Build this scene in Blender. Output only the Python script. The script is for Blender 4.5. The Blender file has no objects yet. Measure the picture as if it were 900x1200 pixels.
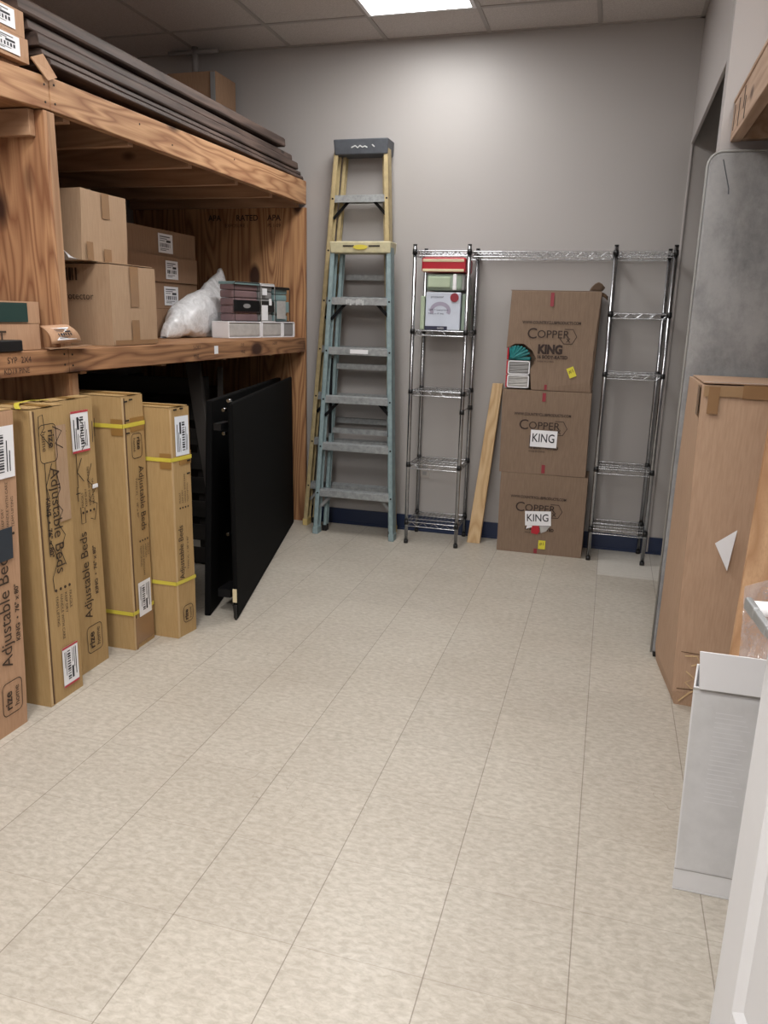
import bpy, math, random
from mathutils import Vector, Matrix, noise
random.seed(7)
sc = bpy.context.scene
COL = sc.collection
PI = math.pi

# ---------------------------------------------------------------- colours / materials
def lin(h):
    h = h.lstrip('#'); r = []
    for i in (0, 2, 4):
        c = int(h[i:i+2], 16) / 255
        r.append(c / 12.92 if c <= .04045 else ((c + .055) / 1.055) ** 2.4)
    return (*r, 1)

class NT:
    def __init__(s, name):
        s.m = bpy.data.materials.new(name); s.m.use_nodes = True
        s.t = s.m.node_tree; s.t.nodes.clear()
        s.out = s.n('ShaderNodeOutputMaterial'); s.b = s.n('ShaderNodeBsdfPrincipled')
        s.l(s.b.outputs[0], s.out.inputs[0])
    def n(s, k, **kw):
        o = s.t.nodes.new(k)
        for a, v in kw.items(): setattr(o, a, v)
        return o
    def l(s, a, b): s.t.links.new(a, b)
    def coord(s, scale=(1, 1, 1), kind='Object'):
        c = s.n('ShaderNodeTexCoord'); m = s.n('ShaderNodeMapping'); m.inputs['Scale'].default_value = scale
        s.l(c.outputs[kind], m.inputs[0]); return m.outputs[0]
    def noise(s, vec, scale, detail=3, rough=.5, dist=0):
        o = s.n('ShaderNodeTexNoise'); o.inputs['Scale'].default_value = scale
        o.inputs['Detail'].default_value = detail; o.inputs['Roughness'].default_value = rough
        o.inputs['Distortion'].default_value = dist
        s.l(vec, o.inputs['Vector']); return o.outputs['Fac']
    def ramp(s, fac, stops):
        o = s.n('ShaderNodeValToRGB'); e = o.color_ramp.elements
        while len(e) < len(stops): e.new(.5)
        for i, (p, c) in enumerate(stops):
            e[i].position = p; e[i].color = lin(c) if isinstance(c, str) else (c, c, c, 1)
        s.l(fac, o.inputs[0]); return o.outputs[0]
    def mix(s, fac, a, b, mode='MIX'):
        o = s.n('ShaderNodeMix', data_type='RGBA', blend_type=mode)
        for v, i in ((fac, 0), (a, 6), (b, 7)):
            if hasattr(v, 'links'): s.l(v, o.inputs[i])
            else: o.inputs[i].default_value = lin(v) if isinstance(v, str) else v
        return o.outputs[2]
    def math(s, op, a, b=0.):
        o = s.n('ShaderNodeMath', operation=op)
        for v, i in ((a, 0), (b, 1)):
            if hasattr(v, 'links'): s.l(v, o.inputs[i])
            else: o.inputs[i].default_value = v
        return o.outputs[0]
    def bump(s, h, strength=.2, dist=.01):
        o = s.n('ShaderNodeBump'); o.inputs['Strength'].default_value = strength; o.inputs['Distance'].default_value = dist
        s.l(h, o.inputs['Height']); s.l(o.outputs[0], s.b.inputs['Normal'])
    def set(s, col=None, rough=.6, metal=0, spec=.5, **kw):
        if col is not None:
            if hasattr(col, 'links'): s.l(col, s.b.inputs['Base Color'])
            else: s.b.inputs['Base Color'].default_value = lin(col)
        if hasattr(rough, 'links'): s.l(rough, s.b.inputs['Roughness'])
        else: s.b.inputs['Roughness'].default_value = rough
        s.b.inputs['Metallic'].default_value = metal; s.b.inputs['Specular IOR Level'].default_value = spec
        for k, v in kw.items(): s.b.inputs[k.replace('_', ' ')].default_value = v
        return s.m

def plain(name, c, rough=.6, metal=0, spec=.5, vary=.12, scale=8, **kw):
    t = NT(name); n = t.noise(t.coord(), scale, 4, .6)
    f = t.ramp(n, [(.3, 1 - vary), (.7, 1.)])
    col = t.mix(1., lin(c), f, 'MULTIPLY')
    return t.set(col, rough, metal, spec, **kw)

def card(name, c1, c2, stripe=None):
    t = NT(name); v = t.coord()
    n = t.noise(v, 3.5, 5, .6); n2 = t.noise(t.coord((1, 1, .08) if stripe != 'y' else (1, .08, 1)), 160, 2, .6)
    col = t.mix(n, c1, c2); col = t.mix(t.ramp(n2, [(.35, .0), (.75, .22)]), col, lin(c1), 'MULTIPLY')
    sm = t.ramp(t.noise(v, 9, 5, .7, 1.), [(.62, 0.), (.8, .35)])
    col = t.mix(sm, col, lin(c2))
    t.bump(n2, .12, .002)
    return t.set(col, .72, 0, .3)

def wood(name, ca, cb, cd, axis='z', freq=1., rings=22, knots=.05, rough=.6, wide=1.):
    """grain contour lines of a stretched noise, with knots"""
    t = NT(name); k = .10
    s = {'x': (k, 1, 1), 'y': (1, k, 1), 'z': (1, 1, k)}[axis]
    v = t.coord(s)
    n = t.noise(v, 5 * freq, 2.5, .45)
    r = t.math('FRACT', t.math('MULTIPLY', n, rings))
    r = t.math('ABSOLUTE', t.math('SUBTRACT', r, .5))
    r = t.ramp(r, [(.0, 1.), (.16 * wide, .55), (.42 * wide, 0.)])
    fine = t.noise(t.coord({'x': (.02, 1, 1), 'y': (1, .02, 1), 'z': (1, 1, .02)}[axis]), 190, 2, .6)
    col = t.mix(r, ca, cb)
    col = t.mix(t.ramp(fine, [(.45, 0.), (.8, .5)]), col, lin(cb))
    blot = t.noise(t.coord(), 1.7, 3, .6)
    col = t.mix(t.ramp(blot, [(.4, 0.), (.75, .35)]), col, lin(cb))
    vo = t.n('ShaderNodeTexVoronoi'); vo.inputs['Scale'].default_value = 4.6
    t.l(t.coord({'x': (.5, 1, 1), 'y': (1, .5, 1), 'z': (1, 1, .5)}[axis]), vo.inputs['Vector'])
    kn = t.ramp(vo.outputs['Distance'], [(knots * 2.4, .95), (knots * 4., 0.)])
    col = t.mix(kn, col, lin(cd))
    t.bump(fine, .1, .002)
    return t.set(col, rough, 0, .3)

M = {}
M['chrome'] = plain('chrome', '#b9bbbf', .22, 1, vary=.25, scale=30)
M['darkmetal'] = plain('dark_metal', '#1c1d20', .45, .6)
M['blackplastic'] = plain('black_plastic', '#101012', .45)
M['cardA'] = card('kraft_card_tan', '#a4875c', '#b19569')
M['cardB'] = card('kraft_card_pinkish', '#a98668', '#b8957a')
M['cardC'] = card('kraft_card_brown', '#7d6a59', '#887363')
M['cardD'] = card('kraft_card_shelf', '#9d8167', '#ae947a')
M['cardE'] = card('kraft_card_dim', '#8c6f58', '#9a7c63')
M['cardF'] = card('kraft_card_big', '#ad9079', '#ba9d85')
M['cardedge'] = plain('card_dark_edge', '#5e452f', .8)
M['tapebrown'] = plain('brown_tape', '#94703f', .3, spec=.6)
M['tapegrey'] = plain('tan_tape', '#9a7c5c', .28, spec=.6)
M['taped'] = plain('tape_clear_brown', '#8f6f50', .18, spec=.7)
M['strapy'] = plain('yellow_strap', '#cfc04a', .4)
M['ink'] = plain('brown_ink', '#3e2d20', .7, vary=.3, scale=60)
M['inkc'] = plain('dark_brown_ink', '#33221c', .7, vary=.3, scale=60)
M['marker'] = plain('black_marker', '#18130f', .6)
M['white'] = plain('label_white', '#e6e6ea', .5, vary=.05)
M['paperblue'] = plain('label_bluish', '#dfe5ee', .5, vary=.06)
M['labelink'] = plain('label_ink', '#2a2b33', .6)
M['redink'] = plain('label_red', '#b8404a', .6)
M['cardhi'] = card('kraft_card_highlight_strap', '#b89c74', '#c4aa84')  # paler card: painted highlight on carton corners, also the torn straps
M['sticky'] = plain('yellow_sticker', '#d9cf3e', .6)
M['ply'] = wood('plywood_orange', '#b58a62', '#7c543a', '#35201a', 'z', .8, 24, .055)
M['plydiv'] = wood('plywood_divider', '#b38864', '#83593f', '#352019', 'z', 1.5, 15, .06)
M['ply2'] = wood('plywood_bright', '#cfa883', '#b08763', '#8d6040', 'z', .7, 8, .02)
M['lumber'] = wood('lumber_beam', '#bd9570', '#8a6044', '#38221a', 'y', 1.6, 12, .05)
M['lumberm'] = wood('lumber_mid_beam', '#a67d5b', '#6f4c36', '#35201a', 'y', 1.6, 12, .055)
M['lumberx'] = wood('lumber_joist', '#b39073', '#97755b', '#301c12', 'x', 1.6, 8, .04)
M['lumberz'] = wood('lumber_post', '#ad896a', '#8d6c52', '#40241a', 'z', 1.6, 8, .03)
M['pine'] = wood('pine_plank', '#ccb08a', '#b5956c', '#4a2f20', 'z', 1.4, 9, .03)
M['pale'] = wood('pale_lumber', '#b89c86', '#9d806a', '#4d3326', 'y', 1.5, 9, .035)
M['deck'] = wood('shelf_deck', '#a9805c', '#8b6345', '#3c2317', 'y', 1.2, 14, .03)
M['plankdark'] = wood('dark_brown_plank', '#5c4c45', '#3b302c', '#241c1a', 'y', 2, 6, .02, .6)
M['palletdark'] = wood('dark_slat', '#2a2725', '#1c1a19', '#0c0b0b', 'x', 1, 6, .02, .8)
M['greyboard'] = plain('grey_board', '#3b3633', .8)
M['lyellow'] = plain('ladder_yellow', '#b7a57c', .5, vary=.3, scale=25)
M['lyellowd'] = plain('ladder_yellow_light', '#cdb578', .5, vary=.3, scale=30)
M['lblue'] = plain('ladder_blue', '#8b9fa3', .5, vary=.3, scale=25)
M['alu'] = plain('aluminium_paint_spattered', '#a9adaf', .45, .35, vary=.35, scale=40)
M['cream'] = plain('cream_plastic', '#cdc6a4', .5, vary=.2, scale=30)
M['capgrey'] = plain('dark_grey_plastic', '#4c5057', .5, vary=.3, scale=20)
M['smear'] = plain('white_paint_smear', '#bdbfc0', .6)
M['black'] = plain('black_bed_fabric', '#060607', .8, spec=.12)
M['blackedge'] = plain('black_edge', '#050506', .6)
M['red'] = plain('red_package', '#b3182b', .35)
M['creamfab'] = plain('cream_band', '#d9cba8', .5)
M['sage'] = plain('sage_fabric', '#8f9f90', .7, vary=.2)
M['sagel'] = plain('sage_light', '#a9b79f', .7)
M['pack'] = plain('pale_blue_pack', '#c6cddb', .25)
M['packnavy'] = plain('navy_band', '#2e3046', .4)
M['packmauve'] = plain('mauve_arch', '#9e98ab', .5)
M['maroon'] = plain('maroon_sticker', '#8a2834', .4)
M['teal'] = plain('teal_fabric', '#157a7d', .4, vary=.4, scale=30)
M['purple'] = plain('mauve_fabric', '#7a6264', .7, vary=.25)
M['tealpack'] = plain('grey_teal_pack', '#7f9a9c', .4, vary=.2)
M['greypack'] = plain('grey_pack', '#8d8c8c', .4, vary=.2)
M['whitebox'] = plain('white_box_card', '#d9d9dc', .6, vary=.06)
M['greyface'] = plain('grey_face', '#cfcfd1', .6, vary=.12, scale=18)
M['steelblue'] = plain('dark_slate_tape', '#2b333d', .5)
M['greylin'] = plain('grey_linen', '#b4b2b0', .6, vary=.25, scale=18)
M['doorw'] = plain('white_door_paint', '#dadbdf', .4, vary=.03)
M['brushed'] = plain('brushed_nickel', '#b0b2b4', .35, .6)
M['green'] = plain('dark_teal_card', '#1f3a36', .5)
M['navy'] = plain('navy_vinyl', '#1d2b4a', .45)
M['steelpipe'] = plain('painted_pipe', '#8d8886', .5)
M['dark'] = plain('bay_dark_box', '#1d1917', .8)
M['outlet'] = plain('outlet_plate', '#a8a29d', .5)

# wall paint
def wallmat(name, c):
    t = NT(name); v = t.coord(); n = t.noise(v, .8, 3, .5); n2 = t.noise(v, 220, 3, .6)
    col = t.mix(1., lin(c), t.ramp(n, [(.3, .95), (.7, 1.)]), 'MULTIPLY')
    t.bump(n2, .12, .002); return t.set(col, .42, 0, .45)
M['wall'] = wallmat('wall_paint_greige', '#a4a09e')
M['wall2'] = wallmat('wall_paint_light', '#b0abaa')

def floormat():
    t = NT('vinyl_composition_tile')
    c = t.n('ShaderNodeTexCoord'); s = t.n('ShaderNodeSeparateXYZ'); t.l(c.outputs['Object'], s.inputs[0])
    T = .3048
    fx = t.math('DIVIDE', t.math('SUBTRACT', s.outputs[0], .0334), T)
    fy = t.math('DIVIDE', t.math('SUBTRACT', s.outputs[1], 1.6716), T)
    def line(f, w):
        a = t.math('ABSOLUTE', t.math('SUBTRACT', t.math('FRACT', t.math('ADD', f, .5)), .5))
        return t.math('LESS_THAN', a, w)
    lx = line(fx, .0042); ly = line(fy, .0032)
    fl = t.n('ShaderNodeCombineXYZ'); t.l(t.math('FLOOR', fx), fl.inputs[0]); t.l(t.math('FLOOR', fy), fl.inputs[1])
    wn = t.n('ShaderNodeTexWhiteNoise'); t.l(fl.outputs[0], wn.inputs['Vector'])
    sp = t.noise(t.coord((1, 1.9, 1)), 38, 5, .65, .4)
    col = t.ramp(sp, [(.36, '#a8a196'), (.5, '#b4ada2'), (.66, '#c0bab0')])
    dk = t.ramp(t.noise(t.coord((1, 2.2, 1)), 55, 3, .7), [(.66, 0.), (.78, .6)])
    col = t.mix(dk, col, '#938a7e')
    sc1 = t.ramp(t.noise(t.coord((1, .35, 1)), 3.2, 2, .4, 4.), [(.497, 0.), (.5, .5), (.503, 0.)])
    scm = t.ramp(t.noise(t.coord(), 1.3, 2, .5), [(.55, 0.), (.62, 1.)])
    col = t.mix(t.math('MULTIPLY', sc1, scm), col, '#7d7468')
    col = t.mix(1., col, t.ramp(wn.outputs['Value'], [(0., .94), (1., 1.)]), 'MULTIPLY')
    dirt = t.ramp(t.noise(t.coord(), 1.4, 5, .6), [(.4, 0.), (.75, .28)])
    col = t.mix(dirt, col, '#8d8070')
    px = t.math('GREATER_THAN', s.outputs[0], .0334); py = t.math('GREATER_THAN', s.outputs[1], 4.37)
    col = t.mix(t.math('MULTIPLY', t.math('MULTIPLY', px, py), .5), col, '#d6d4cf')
    col = t.mix(t.math('MULTIPLY', lx, .62), col, '#5d5145')
    col = t.mix(t.math('MULTIPLY', ly, .34), col, '#6d6153')
    rg = t.ramp(t.noise(t.coord(), 6, 4, .6), [(.3, .34), (.7, .5)])
    t.bump(t.noise(t.coord(), 14, 3, .5), .06, .004)
    return t.set(col, rg, 0, .45)
M['floor'] = floormat()

def ceilmat():
    t = NT('ceiling_tile'); v = t.coord()
    n = t.noise(v, 160, 3, .7); col = t.ramp(n, [(.4, '#b9b3b0'), (.6, '#cac4c1')])
    t.bump(n, .3, .003); return t.set(col, .85, 0, .2)
M['ceil'] = ceilmat()
M['grid'] = plain('ceiling_grid', '#a39d9a', .5, vary=.03)

def fabricgrey():
    t = NT('grey_velvet'); n = t.noise(t.coord((1, 1, .7)), 3.2, 7, .72, 0); n2 = t.noise(t.coord(), 400, 2)
    col = t.ramp(n, [(.34, '#6f7072'), (.47, '#89898b'), (.56, '#99999a'), (.7, '#a6a5a6')])
    t.bump(n, .3, .01)
    t.b.inputs['Sheen Weight'].default_value = .15
    return t.set(col, .8, 0, .2)
M['velvet'] = fabricgrey()
M['piping'] = plain('pale_piping', '#9fa09e', .6)

def plastic(name, c, alpha, rough=.12):
    t = NT(name); n = t.noise(t.coord(), 14, 5, .7, 1.5)
    t.bump(n, .35, .01); m = t.set(c, rough, 0, .8)
    a = t.ramp(n, [(.35, alpha * .6), (.65, min(1, alpha * 1.4))]); t.l(a, t.b.inputs['Alpha']); return m
M['bag'] = plastic('milky_plastic_bag', '#e2e3e6', 1., .3)
M['film'] = plastic('clear_film', '#e6dcdc', .35, .08)
M['bagfill'] = plain('white_filling', '#e4e3e3', .8)

def emit(name, c, s):
    t = NT(name); e = t.n('ShaderNodeEmission'); e.inputs[0].default_value = c; e.inputs[1].default_value = s
    t.l(e.outputs[0], t.out.inputs[0]); return t.m
M['diff'] = emit('light_diffuser', (1, .98, .95, 1), 9)
M['diffh'] = emit('hall_fill_diffuser', (1, .95, .88, 1), 14)

# ---------------------------------------------------------------- mesh builder
def V(*a): return Vector(a)
class MB:
    def __init__(s): s.v = []; s.f = []; s.m = []; s.sm = []
    def add(s, vs, fs, m=0, smooth=False):
        b = len(s.v); s.v += [Vector(p) for p in vs]
        for f in fs: s.f.append([b + i for i in f]); s.m.append(m); s.sm.append(smooth)
        return s
    def box(s, x0, x1, y0, y1, z0, z1, m=0):
        return s.hexa([(x0, y0), (x1, y0), (x1, y1), (x0, y1)], z0, [(x0, y0), (x1, y0), (x1, y1), (x0, y1)], z1, m)
    def hexa(s, b, z0, t, z1, m=0):
        n = len(b)
        vs = [(p[0], p[1], z0 if len(p) < 3 else p[2]) for p in b] + [(p[0], p[1], z1 if len(p) < 3 else p[2]) for p in t]
        fs = [list(range(n))[::-1], list(range(n, 2 * n))] + [[i, (i + 1) % n, n + (i + 1) % n, n + i] for i in range(n)]
        return s.add(vs, fs, m)
    def bar(s, p, q, w, d, up=(0, 0, 1), m=0):
        p = Vector(p); q = Vector(q); a = (q - p).normalized(); u = Vector(up)
        if abs(a.dot(u)) > .98: u = Vector((0, 1, 0))
        r = a.cross(u).normalized() * w / 2; u = r.cross(a).normalized() * d / 2
        vs = [p - r - u, p + r - u, p + r + u, p - r + u, q - r - u, q + r - u, q + r + u, q - r + u]
        return s.add(vs, [[3, 2, 1, 0], [4, 5, 6, 7], [0, 1, 5, 4], [1, 2, 6, 5], [2, 3, 7, 6], [3, 0, 4, 7]], m)
    def tube(s, pts, r, n=8, m=0, smooth=True, cap=True):
        pts = [Vector(p) for p in pts]; rs = r if isinstance(r, (list, tuple)) else [r] * len(pts)
        vs = []; prev = None
        for i, p in enumerate(pts):
            a = (pts[min(i + 1, len(pts) - 1)] - pts[max(i - 1, 0)]).normalized()
            u = Vector((0, 0, 1)) if abs(a.z) < .9 else Vector((1, 0, 0))
            if prev: u = prev
            x = a.cross(u).normalized(); y = x.cross(a).normalized(); prev = y
            vs += [p + (x * math.cos(2 * PI * k / n) + y * math.sin(2 * PI * k / n)) * rs[i] for k in range(n)]
        fs = [[i * n + k, i * n + (k + 1) % n, (i + 1) * n + (k + 1) % n, (i + 1) * n + k] for i in range(len(pts) - 1) for k in range(n)]
        s.add(vs, fs, m, smooth)
        if cap:
            b = len(s.v) - len(vs)
            s.f.append([b + k for k in range(n)][::-1]); s.m.append(m); s.sm.append(False)
            s.f.append([b + (len(pts) - 1) * n + k for k in range(n)]); s.m.append(m); s.sm.append(False)
        return s
    def quad(s, O, U, W, w, h, m=0):
        O = Vector(O); U = Vector(U).normalized() * w; W = Vector(W).normalized() * h
        return s.add([O, O + U, O + U + W, O + W], [[0, 1, 2, 3]], m)
    def strip(s, pts, w, N, m=0):
        """flat ribbon through pts, lying in the plane with normal N"""
        pts = [Vector(p) for p in pts]; N = Vector(N)
        L = []; R = []
        for i, p in enumerate(pts):
            a = (pts[min(i + 1, len(pts) - 1)] - pts[max(i - 1, 0)]).normalized(); x = a.cross(N).normalized() * w / 2
            L.append(p - x); R.append(p + x)
        n = len(pts)
        return s.add(L + R, [[i, i + 1, n + i + 1, n + i] for i in range(n - 1)], m)
    def grid(s, fn, nu, nv, m=0, smooth=True):
        vs = [fn(i / nu, j / nv) for j in range(nv + 1) for i in range(nu + 1)]
        fs = [[j * (nu + 1) + i, j * (nu + 1) + i + 1, (j + 1) * (nu + 1) + i + 1, (j + 1) * (nu + 1) + i] for j in range(nv) for i in range(nu)]
        return s.add(vs, fs, m, smooth)
    def text(s, body, size, O, U, W, m=0, align='LEFT', bold=0., sx=1.):
        c = bpy.data.curves.new('t', 'FONT'); c.body = body; c.size = size; c.align_x = align; c.offset = bold
        c.resolution_u = 3
        o = bpy.data.objects.new('t', c); me = bpy.data.meshes.new_from_object(o)
        O = Vector(O); U = Vector(U).normalized(); W = Vector(W).normalized()
        s.add([O + U * v.co.x * sx + W * v.co.y for v in me.vertices], [list(p.vertices) for p in me.polygons], m)
        bpy.data.objects.remove(o); bpy.data.curves.remove(c); bpy.data.meshes.remove(me); return s
    def xf(s, fn): s.v = [Vector(fn(p)) for p in s.v]; return s
    SPLIT = {'packing_tape', 'box_flap', 'staple', 'nail_head', 'slot', 'hinge', 'top_flap', 'cream_band', 'bracket', 'split_mark', 'round_seal', 'socket', 'crease', 'torn_strap', 'paint_smear', 'rivet', 'marker_scribble'}
    def build(s, name, mats, parent=None, loc=None, bevel=0, seg=2, label=None, flip=False):
        if name in s.SPLIT:
            par = list(range(len(s.v)))
            def find(a):
                while par[a] != a: par[a] = par[par[a]]; a = par[a]
                return a
            for f in s.f:
                for k in f[1:]: par[find(k)] = find(f[0])
            groups = {}
            for i, f in enumerate(s.f): groups.setdefault(find(f[0]), []).append(i)
            if len(groups) > 1:
                out = None
                for g in groups.values():
                    q = MB(); mp = {}
                    for i in g:
                        for k in s.f[i]:
                            if k not in mp: mp[k] = len(q.v); q.v.append(s.v[k])
                        q.f.append([mp[k] for k in s.f[i]]); q.m.append(s.m[i]); q.sm.append(s.sm[i])
                    out = q._build(name, mats, parent, loc, bevel, seg, label)
                return out
        return s._build(name, mats, parent, loc, bevel, seg, label)
    def _build(s, name, mats, parent=None, loc=None, bevel=0, seg=2, label=None):
        me = bpy.data.meshes.new(name)
        if parent is not None: o0 = Vector(parent['_o'])
        else: o0 = Vector(loc) if loc is not None else Vector((0, 0, 0))
        me.from_pydata([tuple(p - o0) for p in s.v], [], s.f)
        mats = mats if isinstance(mats, (list, tuple)) else [mats]
        for k in mats: me.materials.append(M[k])
        for p, mi, sm in zip(me.polygons, s.m, s.sm): p.material_index = mi; p.use_smooth = sm
        me.validate(); me.update()
        if name in ('wood_plank', 'bag_skin', 'white_filling'):
            import bmesh
            bm_ = bmesh.new(); bm_.from_mesh(me); bmesh.ops.recalc_face_normals(bm_, faces=bm_.faces); bm_.to_mesh(me); bm_.free()
        o = bpy.data.objects.new(name, me); COL.objects.link(o)
        if parent is not None:
            o.parent = parent; o['_o'] = parent['_o']
        else: o.location = o0; o['_o'] = tuple(o0)
        if bevel:
            b = o.modifiers.new('bevel', 'BEVEL'); b.width = bevel; b.segments = seg; b.limit_method = 'ANGLE'; b.angle_limit = math.radians(40)
        if label: o['label'] = label
        return o

def tag(o, label, cat, group=None):
    o['label'] = label; o['category'] = cat
    if group: o['group'] = group
    return o
def thing(name, label, cat, loc, group=None):
    o = bpy.data.objects.new(name, None); COL.objects.link(o); o.location = loc; o.empty_display_size = .1
    o['_o'] = tuple(loc); return tag(o, label, cat, group)
def struct(name, mb, mats, bevel=0):
    o = mb.build(name, mats, bevel=bevel); o['kind'] = 'structure'; return o

def nz(p, f, a, seed=0):
    q = Vector(p) * f + Vector((seed * 3.1, seed * 1.7, seed)); return noise.noise_vector(q) * a

def carton(mb, b, t, z0, z1, amp=.003, nu=8, nv=10, m=0, seed=0, f=4):
    """closed box from bottom quad b to top quad t (ccw from above), lightly crumpled"""
    B = [Vector((*p, z0)) for p in b]; T = [Vector((*p, z1)) for p in t]
    faces = [(B[0], B[1], T[1], T[0]), (B[1], B[2], T[2], T[1]), (B[2], B[3], T[3], T[2]), (B[3], B[0], T[0], T[3]), (T[0], T[1], T[2], T[3]), (B[3], B[2], B[1], B[0])]
    cen = sum(B + T, Vector()) / 8
    for i, (p, q, r, s_) in enumerate(faces):
        N = nv if i < 4 else nu
        def fn(u, v):
            P = (p * (1 - u) + q * u) * (1 - v) + (s_ * (1 - u) + r * u) * v
            d = nz(P, f, amp, seed)
            if P.z < z0 + 1e-4: d.z = 0
            if P.z > z1 - 1e-4: d.z = min(d.z, 0)
            return P + d
        mb.grid(fn, nu, N, m, False)
    return mb

def ship_label(mb, O, U, W, w, h, red=False, n=10, seed=1):
    """white label (0), dark bars (1), red band (2)"""
    O = Vector(O); U = Vector(U).normalized(); W = Vector(W).normalized(); N = U.cross(W) * .0008
    rnd = random.Random(seed); mb.quad(O, U, W, w, h, 0)
    mb.quad(O + N + U * w * .1 + W * h * .72, U, W, w * .5, h * .035, 1); mb.quad(O + N + U * w * .1 + W * h * .82, U, W, w * .7, h * .05, 1)
    mb.quad(O + N + U * w * .1 + W * h * .62, U, W, w * .35, h * .03, 1)
    for k in range(n):
        mb.quad(O + N + U * w * (.12 + .76 * k / n) + W * h * .3, U, W, w * .76 / n * rnd.uniform(.3, .75), h * .2, 1)
    mb.quad(O + N + U * w * .55 + W * h * .56, U, W, w * .3, h * .12, 1)
    mb.quad(O + N + U * w * .12 + W * h * .2, U, W, w * .6, h * .03, 1); mb.quad(O + N + U * w * .12 + W * h * .12, U, W, w * .4, h * .03, 1)
    if red: mb.quad(O + N, U, W, w * .05, h, 2); mb.quad(O + N + U * w * .95, U, W, w * .05, h, 2)
    return mb

def rrect(mb, O, U, W, w, h, r, t, m=0):
    """rounded rectangle outline"""
    O = Vector(O); U = Vector(U).normalized(); W = Vector(W).normalized(); P = []
    for cx, cy, a0 in ((w - r, r, -90), (w - r, h - r, 0), (r, h - r, 90), (r, r, 180)):
        for k in range(5):
            a = math.radians(a0 + 22.5 * k); P.append(O + U * (cx + r * math.cos(a)) + W * (cy + r * math.sin(a)))
    P.append(P[0]); P.append(P[1]); return mb.strip(P, t, U.cross(W), m)

# ---------------------------------------------------------------- camera (fitted to the floor tiles)
F, CH, YAW, PIT, ROL = 909.6555, 1.392, .2747, .2469, .0250
f_ = V(-math.sin(YAW) * math.cos(PIT), math.cos(YAW) * math.cos(PIT), -math.sin(PIT))
r_ = V(math.cos(YAW), math.sin(YAW), 0); u_ = r_.cross(f_)
r2 = r_ * math.cos(ROL) + u_ * math.sin(ROL); u2 = -r_ * math.sin(ROL) + u_ * math.cos(ROL)
cd = bpy.data.cameras.new('camera'); cam = bpy.data.objects.new('camera', cd); COL.objects.link(cam)
cd.sensor_fit = 'VERTICAL'; cd.sensor_height = 24; cd.sensor_width = 18; cd.lens = 24 * F / 1200; cd.clip_start = .02
cam.matrix_world = Matrix(((r2.x, u2.x, -f_.x, 0), (r2.y, u2.y, -f_.y, 0), (r2.z, u2.z, -f_.z, CH), (0, 0, 0, 1)))
sc.camera = cam

# ---------------------------------------------------------------- room
YB, XC, XL, XR, HC = 4.912, .316, -3.20, 1.40, 2.973
YW = 3.37           # face of the wall with the timber ledge
struct('floor', MB().box(XL - .1, XR + .1, -2.2, YB + .1, -.1, 0), 'floor')
struct('ceiling', MB().box(XL - .1, XR + .1, -2.2, YB + .1, HC, HC + .1), 'ceil')
struct('wall_back', MB().box(XL - .1, XR + .1, YB, YB + .1, 0, HC), 'wall')
struct('wall_left', MB().box(XL - .1, XL, -2.2, YB, 0, HC), 'wall')
struct('wall_right', MB().box(XR, XR + .1, -2.2, YB, 0, HC), 'wall2')
struct('wall_hall', MB().box(XL, XR, -2.3, -2.2, 0, HC), 'wall2')
pw = MB()
pw.box(XC, XR, YW, YW + .09, 0, HC); pw.box(XC, XC + .015, YW + .09, YB, 2.35, HC)
pw.box(XC, XC + .012, YB - .010, YB, 0, 2.35)
struct('wall_partition', pw, 'wall2', .003)
fw = MB(); fw.box(XL, -1.3, .08, .2, 0, HC); fw.box(.42, XR, .08, .2, 0, HC); fw.box(-1.3, .42, .08, .2, 2.75, HC)
struct('wall_front', fw, 'wall2')
struct('baseboard_back', MB().box(XL, XR, YB - .008, YB, 0, .105).box(XL, XR, YB - .016, YB - .008, 0, .012), 'navy')
struct('baseboard_right', MB().box(XC - .007, XC, YW, YW + .09, 0, .105).box(XC, XR, YW - .008, YW, 0, .105), 'navy')
cg = MB()
for k in range(-5, 3): cg.box(-.22 + .6096 * k - .012, -.22 + .6096 * k + .012, -2.2, YB, HC - .004, HC + .001)
for k in range(0, 6): cg.box(XL, XR, 4.53 - 1.2192 * k - .012, 4.53 - 1.2192 * k + .012, HC - .0045, HC + .001)
cg.box(XL, XC, YB - .022, YB, HC - .005, HC + .001); cg.box(XC - .022, XC, YW, YB, HC - .005, HC + .001)
struct('trim_ceiling_grid', cg, 'grid')

def troffer(y0, y1, x0, x1, label, mat, s):
    t = thing('ceiling_light', label, 'ceiling light', ((x0 + x1) / 2, (y0 + y1) / 2, HC), 'recessed fluorescent ceiling lights')
    a = MB(); z0, z1 = HC - .010, HC - .0046
    a.box(x0, x0 + .02, y0, y1, z0, z1); a.box(x1 - .02, x1, y0, y1, z0, z1); a.box(x0 + .02, x1 - .02, y0, y0 + .02, z0, z1); a.box(x0 + .02, x1 - .02, y1 - .02, y1, z0, z1)
    a.build('light_frame', 'white', t); MB().box(x0 + .02, x1 - .02, y0 + .02, y1 - .02, z0 + .001, z1).build('diffuser', mat, t)
troffer(3.31, 4.52, -1.43, -.84, 'recessed white ceiling light panel in front of the back wall', 'diff', 1)
troffer(.86, 2.08, -1.43, -.84, 'recessed ceiling light panel over the bed cartons, nearer the doorway', 'diff', 1)
troffer(1.0, 2.2, .11, .70, 'unseen ceiling light panel added as fill above the timber ledge side of the room', 'diff', 1)  # added out-of-view panel, lights the left shelf faces and under-shelf areas
troffer(-1.6, -.4, -.83, -.23, 'unseen ceiling light panel boosted as fill in the hallway behind the doorway', 'diffh', 1)  # unseen hall panel, boosted as fill reaching deep under the shelves

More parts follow.
